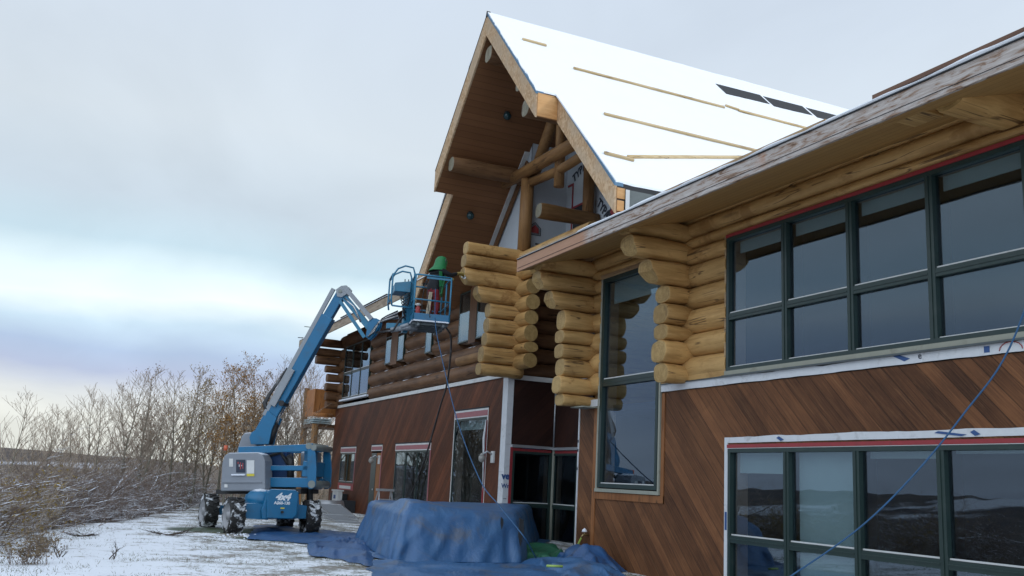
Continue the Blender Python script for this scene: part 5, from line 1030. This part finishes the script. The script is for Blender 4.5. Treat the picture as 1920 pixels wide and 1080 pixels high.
TREES=[
(8,42,752,'slender bare tree at the far left edge of the view',None,0,1),
(52,50,792,'short bare tree left of the gap in the far left treeline',None,0,1),
(80,44,780,'low bare tree second from the far left gap',None,0,2),
(112,48,785,'small bare tree above the left end of the ridge',None,0,2),
(140,46,790,'thin bare sapling between the left ridge and the thicket',None,0,1),
(168,44,748,'lone taller bare tree rising left of the thicket',None,0,1),
(196,42,765,'twiggy bare tree at the left end of the thicket',m_leafb,150,2),
(222,38,712,'bare tree with a crooked forked top left of the two tallest',None,0,1),
(243,42,735,'bare tree squeezed between two taller crowns',m_leafb,200,2),
(266,36,704,'tall bare tree with a dense brushy crown in the left thicket',m_leafb,250,2),
(292,40,745,'low spreading bare tree in the dip of the treeline',None,0,2),
(318,37,712,'bare tree with whippy upright shoots in mid thicket',None,0,1),
(338,35,699,'tall bare tree with a broad fan shaped crown',m_leafy,260,1),
(362,37,725,'tree with sparse yellow leaves below the fan shaped crown',m_leafy,900,2),
(384,39,742,'round topped tree with brownish leaves in mid thicket',m_leafo,900,2),
(416,38,697,'narrow bare pole like tree with few side twigs',None,0,1),
(442,34,700,'tree with dense orange leaves left of the boom',m_leafo,3600,3),
(458,36,682,'tallest bare tree of the thicket rising behind the orange leaves',m_leafo,900,2),
(486,35,706,'bare tree directly left of the raised boom',m_leafb,300,2),
(512,38,690,'bare tree crossing behind the raised boom',m_leafb,200,2),
(538,37,712,'bare tree seen just right of the boom',None,0,2),
(553,44,700,'bare tree between the boom and the orange balcony',m_leafb,200,2),
(572,49,690,'tall bare tree left of the orange balcony',None,0,2),
(590,51,715,'bare tree partly hidden by the balcony post',None,0,2),
(606,56,790,'bare tree seen through the gap under the balcony',None,0,3)]
for i,(px,dy,yt,lab,lf,nl,st) in enumerate(TREES): tree(px,dy+(8 if px<200 else 4),yt,lab,lf,int(nl*1.5),seed=100+i*7,stems=st,spread=.55 if 'broad' not in lab else .8,group='bare trees beyond the lawn')
def thicket(name,label,spots,protoN,hrange,mat,seed,fallen=0,leafm_=None,nl=0):
    r=random.Random(seed); protos=[]
    for k in range(protoN):
        segs=[];tips=[]
        for s in range(7):
            a=r.uniform(0,6.283); ln=r.choice((.3,.8,1.5,3.0)); d=unit(V(math.cos(a)*ln,math.sin(a)*ln,1)); branch(segs,r,V(r.uniform(-.4,.4),r.uniform(-.4,.4),.05),d,r.uniform(.7,1.2),.010,0,2,-.05,.9,tips,5,.26)
        protos.append((seg_arrays(segs,3),tips))
    VS=[];FS=[];n=0;LV=[];LF=[];ln_=0
    for (x,y,h) in spots:
        (v,f),tips=protos[r.randrange(protoN)]; a=r.uniform(0,6.283); ca,sa=math.cos(a),math.sin(a); Rm=np.array([[ca,-sa,0],[sa,ca,0],[0,0,1]]); s=h*r.uniform(.8,1.25)
        w=(v@Rm.T)*np.array([s,s,s*r.uniform(.75,1.1)])+np.array([x,y,ground_h(x,y)-.05]); VS.append(w); FS.append(f+n); n+=len(v)
        if leafm_:
            q,g_=leaves([Rm@(t_*s)+V(x,y,ground_h(x,y)) for t_ in tips],r,nl,.03,.08); LV.append(q); LF.append(g_+ln_); ln_+=len(q)
    if fallen:
        sg=[]
        for _ in range(fallen):
            x,y,h=spots[r.randrange(len(spots))]; a=r.uniform(0,6.283); p=V(x,y,ground_h(x,y)+r.uniform(.1,h*.9)); d=unit(V(math.cos(a),math.sin(a),r.uniform(-.2,.9))); rr_=r.uniform(.008,.022)
            for k in range(5): d=unit(d+V(r.gauss(0,.12),r.gauss(0,.12),r.gauss(0,.1))); q=p+d*r.uniform(.2,.45); sg.append((*p,*q,rr_*(1-k*.15),rr_*(1-(k+1)*.15))); p=q
        v,f=seg_arrays(sg,3); VS.append(v); FS.append(f+n); n+=len(v)
    o=np_mesh(name,np.concatenate(VS),np.concatenate(FS),mat); setp(o,label,'brush',kind='stuff')
    if leafm_: o2=np_mesh(name+'_leaves',np.concatenate(LV),np.concatenate(LF),leafm_); setp(o2,'dry '+label,'leaves',kind='stuff')
r=random.Random(5); near=[];mid=[];ylw=[]
for _ in range(330):
    y=r.uniform(17,50); d=abs(r.gauss(0,4.2))+.5; near.append((edge_x(y)-d,y,r.uniform(.7,1.3)+min(1.0,d*.12)))
for _ in range(300):
    y=r.uniform(26,64); d=r.uniform(3,16); mid.append((edge_x(y)-d,y,r.uniform(1.0,2.0)))
for _ in range(110):
    mid.append((r.uniform(5,14),r.uniform(52,64),r.uniform(1.6,2.6)))
for _ in range(22):
    y=r.uniform(19,27); ylw.append((edge_x(y)-abs(r.gauss(0,.8))-.5,y,r.uniform(.7,1.25)))
thicket('bank_brush','snow dusted tangled brush on the bank below the lawn',near,8,None,m_brush,21,fallen=800)
thicket('tall_thicket','dense leafless thicket behind the bank',mid,6,None,m_twig,22,fallen=300,leafm_=m_leafb,nl=25)
thicket('ochre_shrub','ochre leaved low shrubs at the lower left bank',ylw,3,None,m_twig,23,leafm_=m_leafy,nl=320)
# weed clumps on the snow
for i,(px,py,lab,s_) in enumerate(((48,1058,'nearer dry weed clump poking through the snow at lower left',.42),(78,1036,'farther dry weed clump at the edge of the snowy lawn',.45))):
    p=at(px,py,z=0); r2=random.Random(60+i); segs=[];tips=[]
    for k in range(46): a=r2.uniform(0,6.283); l=r2.uniform(.2,1.1); branch(segs,r2,V(p[0]+r2.gauss(0,.13),p[1]+r2.gauss(0,.1),0),unit(V(math.cos(a)*l,math.sin(a)*l,1)),s_*r2.uniform(.3,.75),.005,1,2,.0,.6,tips,4)
    t_=thing('weed_clump',lab,'weeds',(p[0],p[1],0),'dry weeds on the snow'); v,f=seg_arrays(segs,3); np_mesh('stems',v,f,m_brush,t_); v,f=leaves(tips,r2,500,.022,.04); np_mesh('dry_leaves',v,f,leafm('dry_weed_leaf%d'%i,(.14,.10,.06),(.25,.19,.12)),t_)
for i,(px,py,lab,n_,s_) in enumerate(((312,1005,'dark fallen branch on the snow left of the tyres',9,.55),(150,1008,'scatter of dark twigs on the snow near the bank',8,.35),(214,1052,'single upright dead stalk in the snow',3,.22),(113,1048,'tiny dark stem tuft right of the weed clumps',4,.18))):
    p=at(px,py,z=0); r2=random.Random(80+i); segs=[]
    for k in range(n_): a=r2.uniform(-.5,.5)+(math.pi if r2.random()<.3 else 0); branch(segs,r2,V(p[0]+r2.gauss(0,.06 if s_>.3 else .03),p[1]+r2.gauss(0,.05 if s_>.3 else .03),.03),unit(V(math.cos(a),math.sin(a),.12 if s_>.3 else 1.6)),s_*r2.uniform(.5,1.2),.011,1,2,.0,.5,None,4)
    v,f=seg_arrays(segs,4); o=np_mesh('fallen_branch' if i<2 else 'dead_stalk',v,f,plain('dark_twig%d'%i,(.05,.035,.025),.8),loc=(p[0],p[1],0)); setp(o,lab,'branch' if i<2 else 'stalk')
# grass blades through the thin snow
def grass():
    r=np.random.RandomState(4); n=42000; x=r.uniform(-1.5,10.3,n); y=np.where(r.rand(n)<.75,r.uniform(13.5,26,n),r.uniform(26,44,n)); keep=[]
    for i in range(n):
        d=mn.noise(Vector((x[i]*1.1,y[i]*1.1,0)))+.6*mn.noise(Vector((x[i]*5,y[i]*5,3)))+ (x[i]-4)*.05
        ex=edge_x(y[i]); band=math.exp(-((ex-x[i]+.3)/.55)**2)
        keep.append(x[i]>ex-1.2 and (d>.22 or r.rand()<.05 or r.rand()<band*.8))
    k=np.array(keep); x=x[k];y=y[k]; n=len(x); a=r.uniform(0,6.283,n); h=r.uniform(.015,.055,n); w=.0045; z=np.array([ground_h(a_,b_) for a_,b_ in zip(x,y)]); lx=r.normal(0,.03,n); ly=r.normal(0,.03,n)
    p0=np.stack([x-np.cos(a)*w,y-np.sin(a)*w,z-.005],1); p1=np.stack([x+np.cos(a)*w,y+np.sin(a)*w,z-.005],1); p2=np.stack([x+lx,y+ly,z+h],1)
    vs=np.stack([p0,p1,p2],1).reshape(-1,3); f=np.arange(3*n).reshape(-1,3); o=np_mesh('lawn_grass',vs,f,leafm('lawn_blade',(.06,.075,.025),(.15,.125,.055))); setp(o,'short grass blades poking through thin snow','grass',kind='stuff')
grass()
# snow clods by the tyres
r=random.Random(9); m=MB()
for _ in range(70):
    p=at(r.uniform(395,500),r.uniform(1000,1013),z=0); s=r.uniform(.012,.04); m.sphere((p[0]+r.gauss(0,.1),p[1]+r.gauss(0,.15),s*.3),s,7,5,sc=(1,1,.7))
setp(m.build('snow_clods',m_snow2),'lumps of churned snow in front of the left tyres','snow',kind='stuff')
